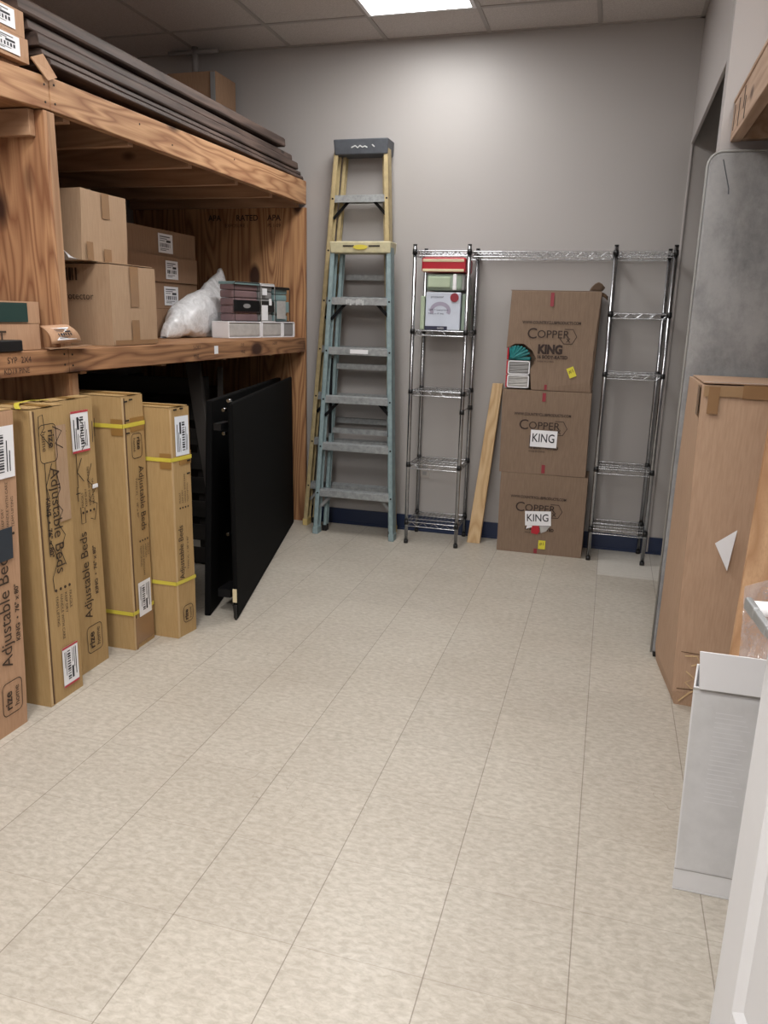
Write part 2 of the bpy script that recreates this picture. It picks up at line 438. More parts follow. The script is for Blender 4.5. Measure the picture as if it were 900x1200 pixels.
# outlet on back wall and pin
o = thing('wall_outlet', 'small beige outlet plate on the wall behind the left wire rack', 'outlet', (-1.11, YB, .42))
MB().box(-1.146, -1.076, YB - .006, YB, .365, .475).build('cover_plate', 'outlet', o, bevel=.002)
MB().box(-1.125, -1.097, YB - .009, YB - .006, .43, .455).box(-1.125, -1.097, YB - .009, YB - .006, .385, .41).build('socket', 'greypack', o)

# ---------------------------------------------------------------- big timber shelving (left)
XF = -1.94
S = thing('storage_shelving', 'large two-level timber and plywood shelving unit built along the left wall', 'shelving', (-2.56, 3.0, 0))
def beam(y0, y1, za, zb, zc, zd, mat):   # za..zb at y0 ; zc..zd at y1
    m = MB(); m.add([(XF - .038, y0, za), (XF, y0, za), (XF, y1, zc), (XF - .038, y1, zc), (XF - .038, y0, zb), (XF, y0, zb), (XF, y1, zd), (XF - .038, y1, zd)],
        [[3, 2, 1, 0], [4, 5, 6, 7], [0, 1, 5, 4], [1, 2, 6, 5], [2, 3, 7, 6], [3, 0, 4, 7]])
    o = m.build('front_beam', mat, S, bevel=.003); return o
b1 = beam(2.507, 4.892, 2.055, 2.162, 2.066, 2.203, 'lumber')
b2 = beam(1.0, 2.503, 1.97, 2.075, 2.055, 2.160, 'lumber')
b3 = beam(2.507, 4.89, 1.160, 1.245, 1.152, 1.243, 'lumberm')
b4 = beam(1.0, 2.503, 1.160, 1.245, 1.160, 1.245, 'lumberm')
def nails(pts, par, r=.004):
    m = MB()
    for y, z in pts: m.tube([(XF - .001, y, z), (XF + .0012, y, z)], r, 8)
    m.build('nail_head', 'dark', par)
nails([(2.53, 2.14), (2.53, 2.08), (3.05, 2.13), (3.3, 2.1), (3.9, 2.15)], b1); nails([(2.48, 2.13), (2.48, 2.075)], b2)
nails([(2.525, 1.225), (2.525, 1.185)], b3); nails([(2.48, 1.228), (2.48, 1.19)], b4)
m = MB().text('SYP  2X4', .03, (XF + .001, 2.19, 1.207), (0, 1, 0), (0, 0, 1)); m.text('KD19 PINE', .026, (XF + .001, 2.17, 1.172), (0, 1, 0), (0, 0, 1)); m.build('printed_lettering', 'inkc', b4)
m = MB()
for y, z, w in ((3.42, 1.215, 'S-DRY'), (3.42, 1.172, 'PINE'), (3.93, 1.212, 'SYP'), (3.93, 1.175, 'PINE'), (4.35, 1.212, 'S-DRY')): m.text(w, .026, (XF + .001, y, z), (0, 1, 0), (0, 0, 1))
m.build('printed_lettering', 'inkc', b3)
MB().box(XF, XF + .001, 3.63, 3.67, 1.185, 1.225).build('paper_tag', 'white', b3)
# end panel against the back wall, divider, posts
ep = MB().box(-3.18, XF + .004, 4.872, 4.890, 0, 2.045).build('end_panel', 'ply', S, bevel=.001)
m = MB()
for x, w in ((-2.62, 'APA'), (-2.42, 'RATED'), (-2.2, 'APA')): m.text(w, .05, (x, 4.8715, 1.97), (1, 0, 0), (0, 0, 1), bold=.001)
m.text('EXPOSURE 1', .03, (-2.5, 4.8715, 1.93), (1, 0, 0), (0, 0, 1)); m.text('PS 1-09', .03, (-2.2, 4.8715, 1.93), (1, 0, 0), (0, 0, 1))
m.build('printed_lettering', 'inkc', ep)
MB().box(-3.18, XF - .004, 2.47, 2.488, 1.25, 2.05).build('divider_panel', 'plydiv', S, bevel=.001)
MB().box(XF - .05, XF - .004, 2.489, 2.527, 1.25, 2.05).build('post', 'lumberz', S, bevel=.002)
MB().box(XF - .40, XF - .040, 2.548, 2.566, 0, 1.152).build('divider_panel', 'plydiv', S, bevel=.001)
MB().box(XF - .13, XF - .040, 2.567, 2.603, 0, 1.152).build('post', 'lumberz', S, bevel=.002)
for y in (2.62, 3.02, 3.5, 3.98, 4.42, 4.833):
    MB().box(-3.18, XF - .040, y, y + .038, 2.045, 2.155).build('joist', 'lumberx', S, bevel=.002)
for y in (1.3, 1.9, 2.44):
    MB().box(-3.18, XF - .040, y, y + .028, 1.965, 2.05).build('joist', 'lumberx', S, bevel=.002)
for y in (1.3, 1.9, 2.62, 3.2, 3.8, 4.4, 4.833):
    MB().box(-3.18, XF - .040, y, y + .038, 1.145, 1.225).build('joist', 'lumberx', S, bevel=.002)
MB().box(-3.18, XF - .039, 2.51, 4.87, 2.157, 2.172).build('top_deck', 'deck', S)
MB().box(-3.18, XF - .039, 1.0, 2.505, 2.055, 2.07).build('top_deck', 'deck', S)
MB().box(-3.18, XF - .039, 1.0, 4.87, 1.227, 1.2445).build('middle_deck', 'deck', S)
MB().box(-3.18, -3.14, 1.0, 4.87, 0, .04).box(-3.18, -3.14, 1.0, 1.04, 0.04, 2.05).build('rear_frame', 'lumberx', S)

# ---------------------------------------------------------------- dark brown planks on top
def plank(y0, y1, x, w, z, t, label, dz=0, dx=0, seed=0):
    m = MB(); prof = [(x - w, z), (x - .004, z), (x, z + t * .15), (x - .004, z + t * .85), (x - .012, z + t), (x - w, z + t)]
    N = 14; vs = []; fs = []
    for i in range(N + 1):
        s = i / N; y = y0 + (y1 - y0) * s; wob = noise.noise(Vector((y * 1.5, seed, 0))) * .004
        vs += [(px + dx * s + wob, y, pz + dz * s) for px, pz in prof]
    for i in range(N):
        for k in range(6): a = i * 6 + k; b = i * 6 + (k + 1) % 6; fs.append([a, b, b + 6, a + 6])
    fs += [list(range(6)), list(range(N * 6, N * 6 + 6))[::-1]]
    m.add(vs, fs); o = m.build('wood_plank', 'plankdark', loc=(x - w / 2, (y0 + y1) / 2, z), bevel=.002)
    tag(o, label, 'plank', 'dark brown planks on top of the timber shelving')
plank(2.53, 4.86, XF - .004, .20, 2.2045, .022, 'lowest dark brown plank of the pile, lying on the front beam top', 0, 0, 1)
plank(2.50, 4.84, XF - .014, .19, 2.2280, .022, 'second dark plank up, just above the lowest one on the timber shelving')
plank(2.48, 4.78, XF - .008, .20, 2.2515, .042, 'thick middle plank of the pile with a pale scuffed edge', 0, 0, 3)
plank(2.46, 4.74, XF - .030, .18, 2.2950, .036, 'dark plank lying just under the topmost plank of the pile', 0, 0, 4)
plank(2.40, 4.60, XF - .014, .20, 2.3325, .050, 'topmost dark brown plank of the pile on the timber shelving', .012, 0, 5)

# ---------------------------------------------------------------- boxes on the top near corner
def flat_box(z0, z1, y1, x, label):
    t = thing('cardboard_box', label, 'box', (x - .2, 2.0, z0), 'flat labelled cartons on top of the timber shelving')
    m = carton(MB(), [(x - .4, 1.5), (x, 1.5), (x, y1), (x - .4, y1)], [(x - .4, 1.5), (x, 1.5), (x, y1), (x - .4, y1)], z0, z1, .002, 6, 5)
    b = m.build('box_body', 'cardB', t)
    ship_label(MB(), (x + .003, y1 - .19, z0 + .012), (0, 1, 0), (0, 0, 1), .145, z1 - z0 - .02, n=8).build('shipping_label', ['white', 'labelink'], t)
    return t
ft = flat_box(2.178, 2.252, 2.435, -1.955, 'flat brown carton with white label, lower of the two at the top left corner')
flat_box(2.255, 2.332, 2.428, -1.960, 'flat brown carton with white label, upper of the two at the top left corner')
# riser under lower carton: a short scrap of dark plank
m = MB().box(-2.35, -1.984, 1.6, 2.42, 2.071, 2.176); o = m.build('cardboard_box', 'cardE', loc=(-2.15, 2, 2.071), bevel=.002); tag(o, 'dark flat carton lying beneath the two labelled cartons on the shelving top', 'box')
m = MB(); m.add([(-1.950, 2.432, 2.200), (-1.938, 2.478, 2.222), (-1.925, 2.525, 2.160), (-1.928, 2.482, 2.140)], [[0, 1, 2, 3]])
fo = m.build('box_flap', 'cardB', ft); fo.modifiers.new('s', 'SOLIDIFY').thickness = .006

# sprinkler pipe + tall carton at the back
o = thing('sprinkler_pipe', 'grey tee-shaped pipe hanging from the ceiling at the upper left corner', 'pipe', (-2.62, 4.8, HC))
MB().tube([(-2.64, 4.8, HC), (-2.64, 4.8, 2.80)], .02, 12).build('drop_pipe', 'steelpipe', o)
MB().tube([(-2.82, 4.8, 2.945), (-2.48, 4.8, 2.945)], .014, 12).build('cross_bar', 'steelpipe', o)
m = carton(MB(), [(-2.72, 4.6), (-2.40, 4.6), (-2.40, 4.86), (-2.72, 4.86)], [(-2.72, 4.6), (-2.40, 4.6), (-2.40, 4.86), (-2.72, 4.86)], 2.178, 2.775, .002, 5, 6)
t = thing('cardboard_box', 'plain tall brown carton standing at the back behind the plank pile', 'box', (-2.56, 4.7, 2.172)); m.build('box_body', 'cardE', t)
MB().box(-2.43, -2.40, 4.592, 4.596, 2.3, 2.77).build('packing_tape', 'greypack', t)  # greyer strip down the right edge of the carton front

# ---------------------------------------------------------------- boxes on the middle shelf
def stdbox(x1, y0, w, d, z0, h, label, mat='cardD', group=None, sk=0., seed=0, amp=.003):
    t = thing('cardboard_box', label, 'box', (x1 - d / 2, y0 + w / 2, z0), group)
    b = [(x1 - d, y0), (x1, y0), (x1, y0 + w), (x1 - d, y0 + w)]
    tt = [(p[0] + sk * .3, p[1] + sk) for p in b]
    carton(MB(), b, tt, z0, z0 + h, amp, 8, 8, seed=seed).build('box_body', mat, t); return t
big = stdbox(-1.985, 2.85, .335, .50, 1.2455, .325, 'large open-taped brown carton with barcode on the middle timber shelf', 'cardD', 'brown cartons stacked on the middle timber shelf', 0, 2)
xs = -1.9805
m = MB(); m.quad((xs, 2.985, 1.405), (0, 1, 0), (0, 0, 1), .062, .165); m.quad((xs, 2.985, 1.25), (0, 1, 0), (0, 0, 1), .055, .10); m.build('packing_tape', 'taped', big)
m = MB(); m.quad((-1.979, 2.86, 1.248), (0, 1, 0), (0, 0, 1), .32, .02); m.build('packing_tape', 'taped', big)
m = MB()
for k in range(11): m.quad((-2.30 + .0115 * k * 1.35, 2.8450, 1.505), (1, 0, 0), (0, 0, 1), .006 + .006 * ((k * 7) % 3) / 2, .05)
m.text('Mattress Protector', .040, (-2.375, 2.8455, 1.43), (1, 0, 0), (0, 0, 1)); m.build('printed_lettering', 'ink', big)
m = MB().box(-2.48, -1.99, 2.86, 3.015, 1.5745, 1.577).box(-2.48, -1.99, 3.02, 3.175, 1.5745, 1.577); m.build('box_flap', 'cardD', big)
up = stdbox(-2.045, 2.765, .30, .42, 1.580, .270, 'smaller brown carton standing on top of the carton with the barcode', 'cardD', 'brown cartons stacked on the middle timber shelf', .01, 5, .005)
m = MB(); m.quad((-2.040, 2.905, 1.75), (0, 1, 0), (0, 0, 1), .05, .098); m.quad((-2.038, 2.90, 1.582), (0, 1, 0), (0, 0, 1), .05, .05); m.quad((-2.038, 2.79, 1.582), (0, 1, 0), (0, 0, 1), .04, .07); m.build('packing_tape', 'taped', up)
m = MB(); m.quad((-2.26, 2.762, 1.77), (1, 0, 0), (0, 0, 1), .07, .045); m.build('printed_lettering', 'ink', up)
# crumpled film between
m = MB()
def cr(u, v):
    p = V(-2.20 + .15 * u, 2.83 - .07 * math.sin(PI * v), 1.58 + .055 * math.sin(PI * u) * math.sin(PI * v)); return p + nz(p, 40, .008)
m.grid(cr, 14, 10); m.xf(lambda p: (p.x, min(p.y - .07, 2.757), max(p.z, 1.5785))); o = m.build('plastic_wrap', 'bag', loc=(-2.13, 2.75, 1.579)); tag(o, 'small crumple of clear plastic wrap on the corner of the barcode carton', 'plastic wrap')

zt = [1.2455, 1.405, 1.548, 1.688, 1.830]
names = ['lowest', 'second lowest', 'second highest', 'topmost']
for i in range(4):
    off = [0, -.004, .006, -.01][i]; xf = -2.45 + off
    t = thing('cardboard_box', f'long dim brown carton, {names[i]} of the stack of four behind the brown cartons', 'box', (-2.75, 3.9, zt[i]), 'stack of four long cartons on the middle timber shelf')
    b = [(xf - .6, 3.35), (xf, 3.35), (xf, 4.39 - off), (xf - .6, 4.39 - off)]
    carton(MB(), b, b, zt[i] + (.001 if i else 0), zt[i + 1] - .001, .002, 6, 4, seed=i).build('box_body', 'cardE', t)
    lx, lw = [(4.12, .11), (4.02, .15), (4.03, .13), (3.99, .15)][i]
    ship_label(MB(), (xf + .0035, lx, zt[i] + .018), (0, 1, 0), (0, 0, 1), lw, zt[i + 1] - zt[i] - .04, n=7, seed=i).build('shipping_label', ['white', 'labelink'], t)

# plastic bag
t = thing('plastic_bag', 'bulging milky plastic bag of white filling on the middle timber shelf', 'bag', (-2.38, 4.1, 1.2455))
HP = [(3.84, .005), (3.865, .07), (3.92, .12), (4.05, .185), (4.15, .225), (4.24, .255), (4.33, .285), (4.42, .320), (4.50, .360), (4.585, .415), (4.61, .34), (4.64, .22), (4.67, .08), (4.68, .005)]
def hp(y):
    for (a, p), (b, q) in zip(HP, HP[1:]):
        if y <= b: return lerp_(p, q, max(0, (y - a) / (b - a)))
    return .005
def lerp_(a, b, k): return a + (b - a) * k
def bagf(ins):
    def fn(u, v):
        y = lerp_(3.842 + ins, 4.678 - ins, v); h = max(.004, hp(y) - ins * 1.2); a = PI * 2 * u
        e = min(1, math.sin(PI * min(1, max(0, (y - 3.80) / .90))) * 1.6)
        hw = (.070 - ins) * e + .003; c = math.cos(a); k = math.sin(a)
        hw *= 1 - .55 * max(0, k) * min(1, h / .3); x = -2.358 + hw * math.copysign(abs(c) ** .7, c); z = 1.2465 + h * (.5 + .5 * math.copysign(abs(k) ** .6, k))
        x -= .03 * max(0, (z - 1.40)) / .2
        p = V(x, y, z); d = nz(p, 7, .020, 3) + nz((p.x * .4, p.y, p.z * 1.6), 24, .006, 1); q = p + d * min(1, h * 8)
        return V(min(max(q.x, -2.436), -2.282 - ins), q.y, max(q.z, 1.2465))
    return fn
MB().grid(bagf(0), 56, 64).build('bag_skin', 'bag', t); MB().grid(bagf(.012), 32, 32).build('white_filling', 'bagfill', t)

# bedding packs at the far end of middle shelf
A0 = V(-2.15, 4.2, 0); DU = V(.228, .974, 0).normalized(); DN = V(.974, -.228, 0)
def P2(s, n, z): q = A0 + DU * s * .657 - DN * n; return (q.x, q.y, z)
def pbox(m, s0, s1, n0, n1, z0, z1, mi=0):
    m.hexa([P2(s0, n0, z0), P2(s1, n0, z0), P2(s1, n1, z0), P2(s0, n1, z0)], z0, [P2(s0, n0, z1), P2(s1, n0, z1), P2(s1, n1, z1), P2(s0, n1, z1)], z1, mi)
    return m
wl = ['long flat white-edged bedding pack lying leftmost on the shelf edge', 'middle flat white-edged bedding pack with grey folds beneath the upright packs', 'small flat grey and white pack lying at the right end of the shelf']
for (s0, s1, mi), lb in zip(((0, .47, 'greylin'), (.48, .80, 'greylin'), (.81, 1.0, 'greypack')), wl):
    t = thing('bedding_pack', lb, 'package', P2((s0 + s1) / 2, .1, 1.2455), 'flat bedding packs lying on the middle timber shelf')
    pbox(MB(), s0 + .008, s1 - .008, .004, .12, 1.252, 1.335).build('folded_fabric', mi, t, bevel=.012)
    m = MB()
    pbox(m, s0, s1, 0, .125, 1.2457, 1.2515); pbox(m, s0, s1, 0, .125, 1.3345, 1.341); pbox(m, s0, s0 + .012, -.001, .125, 1.252, 1.334); pbox(m, s1 - .012, s1, -.001, .125, 1.252, 1.334)
    m.build('package_case', 'white', t, bevel=.002)
def upack(s0, s1, mats, lb, z1=1.565):
    t = thing('bedding_pack', lb, 'package', P2((s0 + s1) / 2, .08, 1.3425), 'upright bedding packs on the middle timber shelf')
    m = MB()
    for k in range(5):
        z0 = 1.3425 + (z1 - 1.3425) * k / 5; pbox(m, s0 + .006, s1 - .006, .02 + .003 * (k % 2), .12, z0 + .001, z0 + (z1 - 1.3425) / 5 - .001)
    m.build('folded_fabric', mats[0], t, bevel=.008)
    m = MB(); pbox(m, s0, s1, .01, .012, 1.40, 1.465, 0); m.build('paper_band', mats[1], t)
    m = MB(); pbox(m, s0, s1, .005, .125, z1 - .012, z1 + .004, 0); m.build('zip_top', mats[2], t, bevel=.003)
    m = MB(); rrect(m, V(*P2(s0, .004, 1.344)), DU, V(0, 0, 1), (s1 - s0) * .657, z1 - 1.344, .01, .006); m.build('case_piping', mats[3], t)
    return t
t = upack(.10, .465, ('purple', 'blackplastic', 'tealpack', 'dark'), 'upright mauve folded bedding pack with a black paper band')
m = MB(); c = V(*P2(.28, .0085, 1.432)); m.add([c] + [c + DU * .035 * math.cos(a) + V(0, 0, .013 * math.sin(a)) for a in [2 * PI * k / 20 for k in range(20)]], [[0, 1 + k, 1 + (k + 1) % 20] for k in range(20)]); m.build('oval_logo', 'greypack', t)
t = upack(.48, .685, ('greypack', 'dark', 'white', 'greylin'), 'upright grey bedding pack with white label, between the mauve and teal packs')
m = MB(); pbox(m, .49, .58, .0045, .006, 1.35, 1.44); m.build('paper_label', 'white', t)
m = MB(); pbox(m, .60, .64, .0045, .006, 1.44, 1.48); pbox(m, .50, .57, .0045, .006, 1.50, 1.54); m.build('round_seal', 'white', t)
t = upack(.695, .925, ('tealpack', 'tealpack', 'dark', 'blackplastic'), 'upright grey-teal bedding pack at the right of the upright packs', 1.55)
m = MB(); pbox(m, .72, .86, .0045, .006, 1.36, 1.47); m.build('paper_label', 'greylin', t)

# near-left: teal carton, opened carton, black object
t = thing('cardboard_box', 'flat dark teal carton stacked on the opened carton at the left frame edge', 'box', (-2.15, 2.1, 1.337))
b = [(-2.35, 1.7), (-1.985, 1.7), (-1.985, 2.42), (-2.35, 2.42)]
carton(MB(), b, b, 1.3375, 1.412, .001, 5, 4).build('box_body', 'cardB', t)
MB().box(-1.983, -1.9805, 1.72, 2.355, 1.342, 1.407).build('teal_sleeve', 'green', t)
t = thing('cardboard_box', 'flat brown carton with an open flap and white label under the teal carton', 'box', (-2.15, 2.1, 1.2465))
b = [(-2.35, 1.7), (-1.985, 1.7), (-1.985, 2.415), (-2.35, 2.415)]
carton(MB(), b, b, 1.2465, 1.336, .001, 5, 4).build('box_body', 'cardB', t)
FP = [V(-1.972, 2.40, 1.326), V(-1.925, 2.485, 1.334), V(-1.915, 2.547, 1.272), V(-1.930, 2.402, 1.266)]   # tl, tr, br, bl
def flp(u, v):
    p = (FP[0] * (1 - u) + FP[1] * u) * (1 - v) + (FP[3] * (1 - u) + FP[2] * u) * v
    return p + V(.012 * math.sin(PI * v), 0, .006 * math.sin(PI * v))
o = MB().grid(flp, 5, 6).build('flap', 'cardB', t); o.modifiers.new('s', 'SOLIDIFY').thickness = .004
m = MB(); m.add([(-1.975, 2.418, 1.2525), (-1.905, 2.36, 1.2525), (-1.905, 2.60, 1.260), (-1.936, 2.60, 1.260), (-1.938, 2.468, 1.2525), (-1.975, 2.466, 1.2525)], [[0, 1, 2, 3, 4, 5]])
o = m.build('lower_flap', 'cardE', t); o.modifiers.new('s', 'SOLIDIFY').thickness = .003
m = MB(); ship_label(m, (0, 0, 0), (1, 0, 0), (0, 1, 0), 1, 1, n=6)
m.xf(lambda p: flp(.20 + .66 * p.x, .86 - .68 * p.y) + V(.005 + p.z * 1, 0, .001)); m.build('shipping_label', ['white', 'labelink'], t)
m = MB().text('T', .075, (-1.9805, 2.20, 1.262), (0, 1, 0), (0, 0, 1)); m.build('printed_lettering', 'ink', t)
o = MB().box(-1.976, -1.932, 2.0, 2.262, 1.2465, 1.284).build('black_case', 'blackplastic', loc=(-1.95, 2.1, 1.2465), bevel=.004)
tag(o, 'small black plastic case on the beam edge in front of the flat cartons', 'case')

# ---------------------------------------------------------------- tall bed cartons on the floor
UP, DN_, YP, YM = V(0, 0, 1), V(0, 0, -1), V(0, 1, 0), V(0, -1, 0)
def tallbox(X, y0, y1, H, D, lean, label, deco, straps=(), tilt=0, yaw=0, seam=False):
    t = thing('bed_carton', label, 'box', (X - D / 2, (y0 + y1) / 2, 0), 'tall adjustable bed cartons standing against the timber shelving')
    b = [(X - D, y0), (X, y0), (X, y1), (X - D, y1)]
    m = MB(); carton(m, b, b, 0, H, .0022, 8, 18, seed=int(X * 100 + y0 * 7))
    sh = lambda p: (p[0] + tilt * p[2] / H + yaw * (p[1] - y0), p[1] + lean * p[2] / H, p[2])
    m.xf(sh).build('box_body', 'cardA', t)
    m = MB(); ym = (y0 + y1) / 2
    m.box(X - D + .004, X - .004, y0 + .003, ym - .002, H + .002, H + .005); m.box(X - D + .004, X - .004, ym + .002, y1 - .003, H + .002, H + .005)
    m.xf(sh).build('top_flap', 'cardA', t)
    m = MB(); m.box(X - D + .01, X + .003, ym - .025, ym + .025, H + .006, H + .0065).xf(sh).build('packing_tape', 'tapebrown', t)
    for z in straps:
        m = MB(); w = .016; q = .004
        m.box(X - D - q, X + q, y0 - q, y0 - q + .001, z, z + w); m.box(X + q - .001, X + q, y0 - q, y1 + q, z, z + w); m.box(X - D - q, X + q, y1 + q - .001, y1 + q, z, z + w)
        m.xf(sh).build('yellow_strap', 'strapy', t)
    if straps:
        m = MB(); z = straps[0]; m.box(X - .05, X + .0032, y0 - .0032, y0 - .0026, z - .03, z + .035); m.box(X - .002, X + .0034, y0 + .05, y1, z - .02, z + .035); m.xf(sh).build('packing_tape', 'tapebrown', t)
    px = X + .0042
    pr, lb, mk = MB(), MB(), MB(); deco(px, pr, lb, mk)
    if pr.v: pr.xf(sh).build('printed_lettering', 'ink', t)
    if lb.v: lb.xf(sh).build('shipping_label', ['white', 'labelink', 'redink'], t)
    if mk.v: mk.xf(sh).build('marker_scribble', 'marker', t)
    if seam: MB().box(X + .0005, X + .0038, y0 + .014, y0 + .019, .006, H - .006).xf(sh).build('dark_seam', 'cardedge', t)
    MB().box(X + .0005, X + .0036, y0 + .001, y0 + .010, .004, H - .004).xf(sh).build('corner_highlight', 'cardhi', t)  # pale strip paints the highlight along the front corner edge
    return t
def rize_up(m, px, yl, zb, w, h):      # logo reads upward: text direction +Z, letters' up is -Y
    rrect(m, (px, yl + w, zb), UP, YM, h, w, .018, .003)
    m.text('rize', w * .50, (px, yl + w * .46, zb + h * .14), UP, YM, bold=.001); m.text('home', w * .36, (px, yl + w * .84, zb + h * .16), UP, YM)
def rize_dn(m, px, yr, zt_, w, h):     # reads downward: text direction -Z, up is +Y ; yr = right edge
    rrect(m, (px, yr - w, zt_), DN_, YP, h, w, .018, .003)
    m.text('rize', w * .50, (px, yr - w * .46, zt_ - h * .14), DN_, YP, bold=.001); m.text('home', w * .36, (px, yr - w * .84, zt_ - h * .16), DN_, YP)
FR = ['FRAGILE', 'KEEP DRY', 'HANDLE WITH CARE', 'TEAM LIFTING']
def frag_up(m, px, y, z, s, gap):
    for k, w in enumerate(FR): m.text(w, s, (px, y + gap * k, z), UP, YM); m.tube([(px - .001, y + gap * k - s * .3, z - .02), (px, y + gap * k - s * .3, z - .02)], s * .32, 8)
def frag_dn(m, px, y, z, s, gap):
    for k, w in enumerate(FR): m.text(w, s, (px, y - gap * k, z), DN_, YP); m.tube([(px - .001, y - gap * k + s * .3, z + .02), (px, y - gap * k + s * .3, z + .02)], s * .32, 8)

def d1(px, pr, lb, mk):
    rize_up(pr, px, 1.893, .068, .088, .115)
    pr.text('Adjustable Beds', .068, (px, 1.945, .235), UP, YM, sx=.92); pr.text('KING  •  76" x 80"', .026, (px, 1.985, .31), UP, YM, bold=.0006)
    frag_up(pr, px, 1.915, .70, .016, .022)
    ship_label(lb, (px, 1.995, .865), UP, YM, .165, .15, n=14)
t1 = tallbox(-1.83, 1.775, 2.003, 1.075, .30, .045, 'nearest tall bed carton at the left edge, pinkish with a barcode label', d1, tilt=.02)
t1.children[0].data.materials[0] = M['cardB']; 
for c in t1.children:
    if c.name.startswith('corner'): c.data.materials[0] = M['cardB']
MB().box(-1.8255, -1.8235, 1.90, 1.965, .60, .705).xf(lambda p: (p[0] + .02 * p[2], p[1] + .045 * p[2], p[2])).build('blue_tape', 'steelblue', t1)
def d2(px, pr, lb, mk):
    rize_dn(pr, px, 2.232, 1.01, .085, .13)
    pr.text('Adjustable Beds', .066, (px, 2.190, .86), DN_, YP, sx=.90); pr.text('KING  •  76" x 80"', .028, (px, 2.160, .76), DN_, YP, bold=.0008)
    frag_dn(pr, px, 2.245, .40, .018, .024)
    ship_label(lb, (px, 2.185, .195), DN_, YP, .155, .085, True, 12)
    N = (1, 0, 0)
    for pts in ([(2.145, .975), (2.15, 1.04), (2.17, 1.045), (2.175, 1.0), (2.155, .98), (2.185, .95), (2.20, .935)],
                [(2.165, .62), (2.165, .88)], [(2.20, .875), (2.165, .80), (2.175, .76)], [(2.18, .70), (2.155, .70)], [(2.16, .55), (2.16, .73)],
                [(2.165, .61), (2.20, .53), (2.165, .47), (2.17, .42)], [(2.22, .84), (2.235, .78), (2.205, .74), (2.24, .70), (2.21, .66), (2.245, .61), (2.215, .56), (2.24, .50)],
                [(2.215, 1.0), (2.26, .98), (2.225, .94), (2.262, .92)]):
        mk.strip([(px + .0005, y, z) for y, z in pts], .0035, N)
t2 = tallbox(-1.82, 2.113, 2.292, 1.065, .30, .012, 'tall tan bed carton covered in black marker scribbles, second from the left', d2, tilt=.004, seam=True)
def d2b(px, pr, lb, mk):
    rize_up(pr, px, 2.405, .070, .092, .11)
    pr.text('Adjustable Beds', .062, (px, 2.445, .215), UP, YM, sx=.88); pr.text('KING  •  76" x 80"', .026, (px, 2.492, .30), UP, YM, bold=.0006)
    frag_up(pr, px, 2.44, .66, .016, .022)
    ship_label(lb, (px, 2.500, .872), UP, YM, .155, .10, True, 12)
    N = (1, 0, 0)
    for pts in ([(2.415, .74), (2.415, .87)], [(2.415, .80), (2.445, .85)], [(2.415, .80), (2.45, .76)], [(2.40, .72), (2.425, .72)], [(2.41, .745), (2.41, .69)],
                [(2.42, .665), (2.42, .60), (2.445, .60), (2.445, .66)], [(2.50, .82), (2.47, .76), (2.515, .72), (2.475, .68), (2.52, .66), (2.50, .60), (2.475, .61)],
                [(2.44, 1.0), (2.47, .97), (2.445, .93), (2.475, .90), (2.45, .88)], [(2.35, 1.0), (2.37, .96)], [(2.52, .98), (2.518, .90)], [(2.535, .99), (2.532, .92)]):
        mk.strip([(px + .0012, y, z) for y, z in pts], .0035, N)
t3 = tallbox(-1.876, 2.305, 2.535, 1.07, .066, 0, 'tall tan bed carton with label near its top, behind the scribbled carton', d2b)
MB().box(-1.873, -1.869, 2.50, 2.53, .722, .737).build('torn_sticker', 'white', t3, bevel=.001)
m = MB(); m.quad((-1.815, 2.225, .66), YP, UP, .06, .34).xf(lambda p: (p[0] + .002 * p[2], p[1] + .01 * p[2], p[2])); m.build('glue_patch', 'cardD', t2)
def d3(px, pr, lb, mk):
    rize_dn(pr, px, 2.752, .91, .070, .10)
    pr.text('Adjustable Beds', .050, (px, 2.722, .775), DN_, YP, sx=.85); pr.text('TWIN XL  •  38" x 80"', .018, (px, 2.694, .73), DN_, YP)
    frag_dn(pr, px, 2.755, .44, .014, .018)
    ship_label(lb, (px, 2.672, .285), DN_, YP, .15, .09, False, 12)
t4 = tallbox(-1.816, 2.632, 2.778, 1.062, .55, 0, 'tall tan strapped bed carton whose logo reads downward, between the other bed cartons', d3, (.94, .155), seam=True)
m = MB(); m.box(-1.8125, -1.8105, 2.64, 2.65, .0, .14).box(-1.8125, -1.8115, 2.64, 2.772, .02, .135); m.build('packing_tape', 'taped', t4)
m = MB()
for y, z in ((2.69, 1.045), (2.655, 1.04), (2.66, .965), (2.66, .915)): m.box(-1.8118, -1.811, y - .012, y + .012, z, z + .006)
m.build('staple', 'marker', t4)
def d4(px, pr, lb, mk):
    rize_up(pr, px, 2.835, .060, .062, .078)
    pr.text('Adjustable Beds', .044, (px, 2.852, .265), UP, YM, sx=.85); pr.text('TWIN XL  •  38" x 80"', .016, (px, 2.884, .30), UP, YM)
    frag_up(pr, px, 2.845, .60, .013, .017)
    ship_label(lb, (px, 2.912, .805), UP, YM, .165, .085, False, 12)
t5 = tallbox(-1.71, 2.80, 2.922, 1.007, .60, 0, 'tall tan strapped bed carton farthest right, with a bluish label near its top', d4, (.785, .245), yaw=.16)
for c in t5.children:
    if c.name.startswith('shipping'): c.data.materials[0] = M['paperblue']
# shear the farthest one slightly so its right edge comes forward
m = MB()
for y, z in ((2.905, .775), (2.90, .72), (2.83, .996), (2.87, .998)): m.box(-1.7055 + .16 * (y - 2.80), -1.7035 + .16 * (y - 2.80), y - .012, y + .012, z, z + .006)
m.build('staple', 'marker', t5)
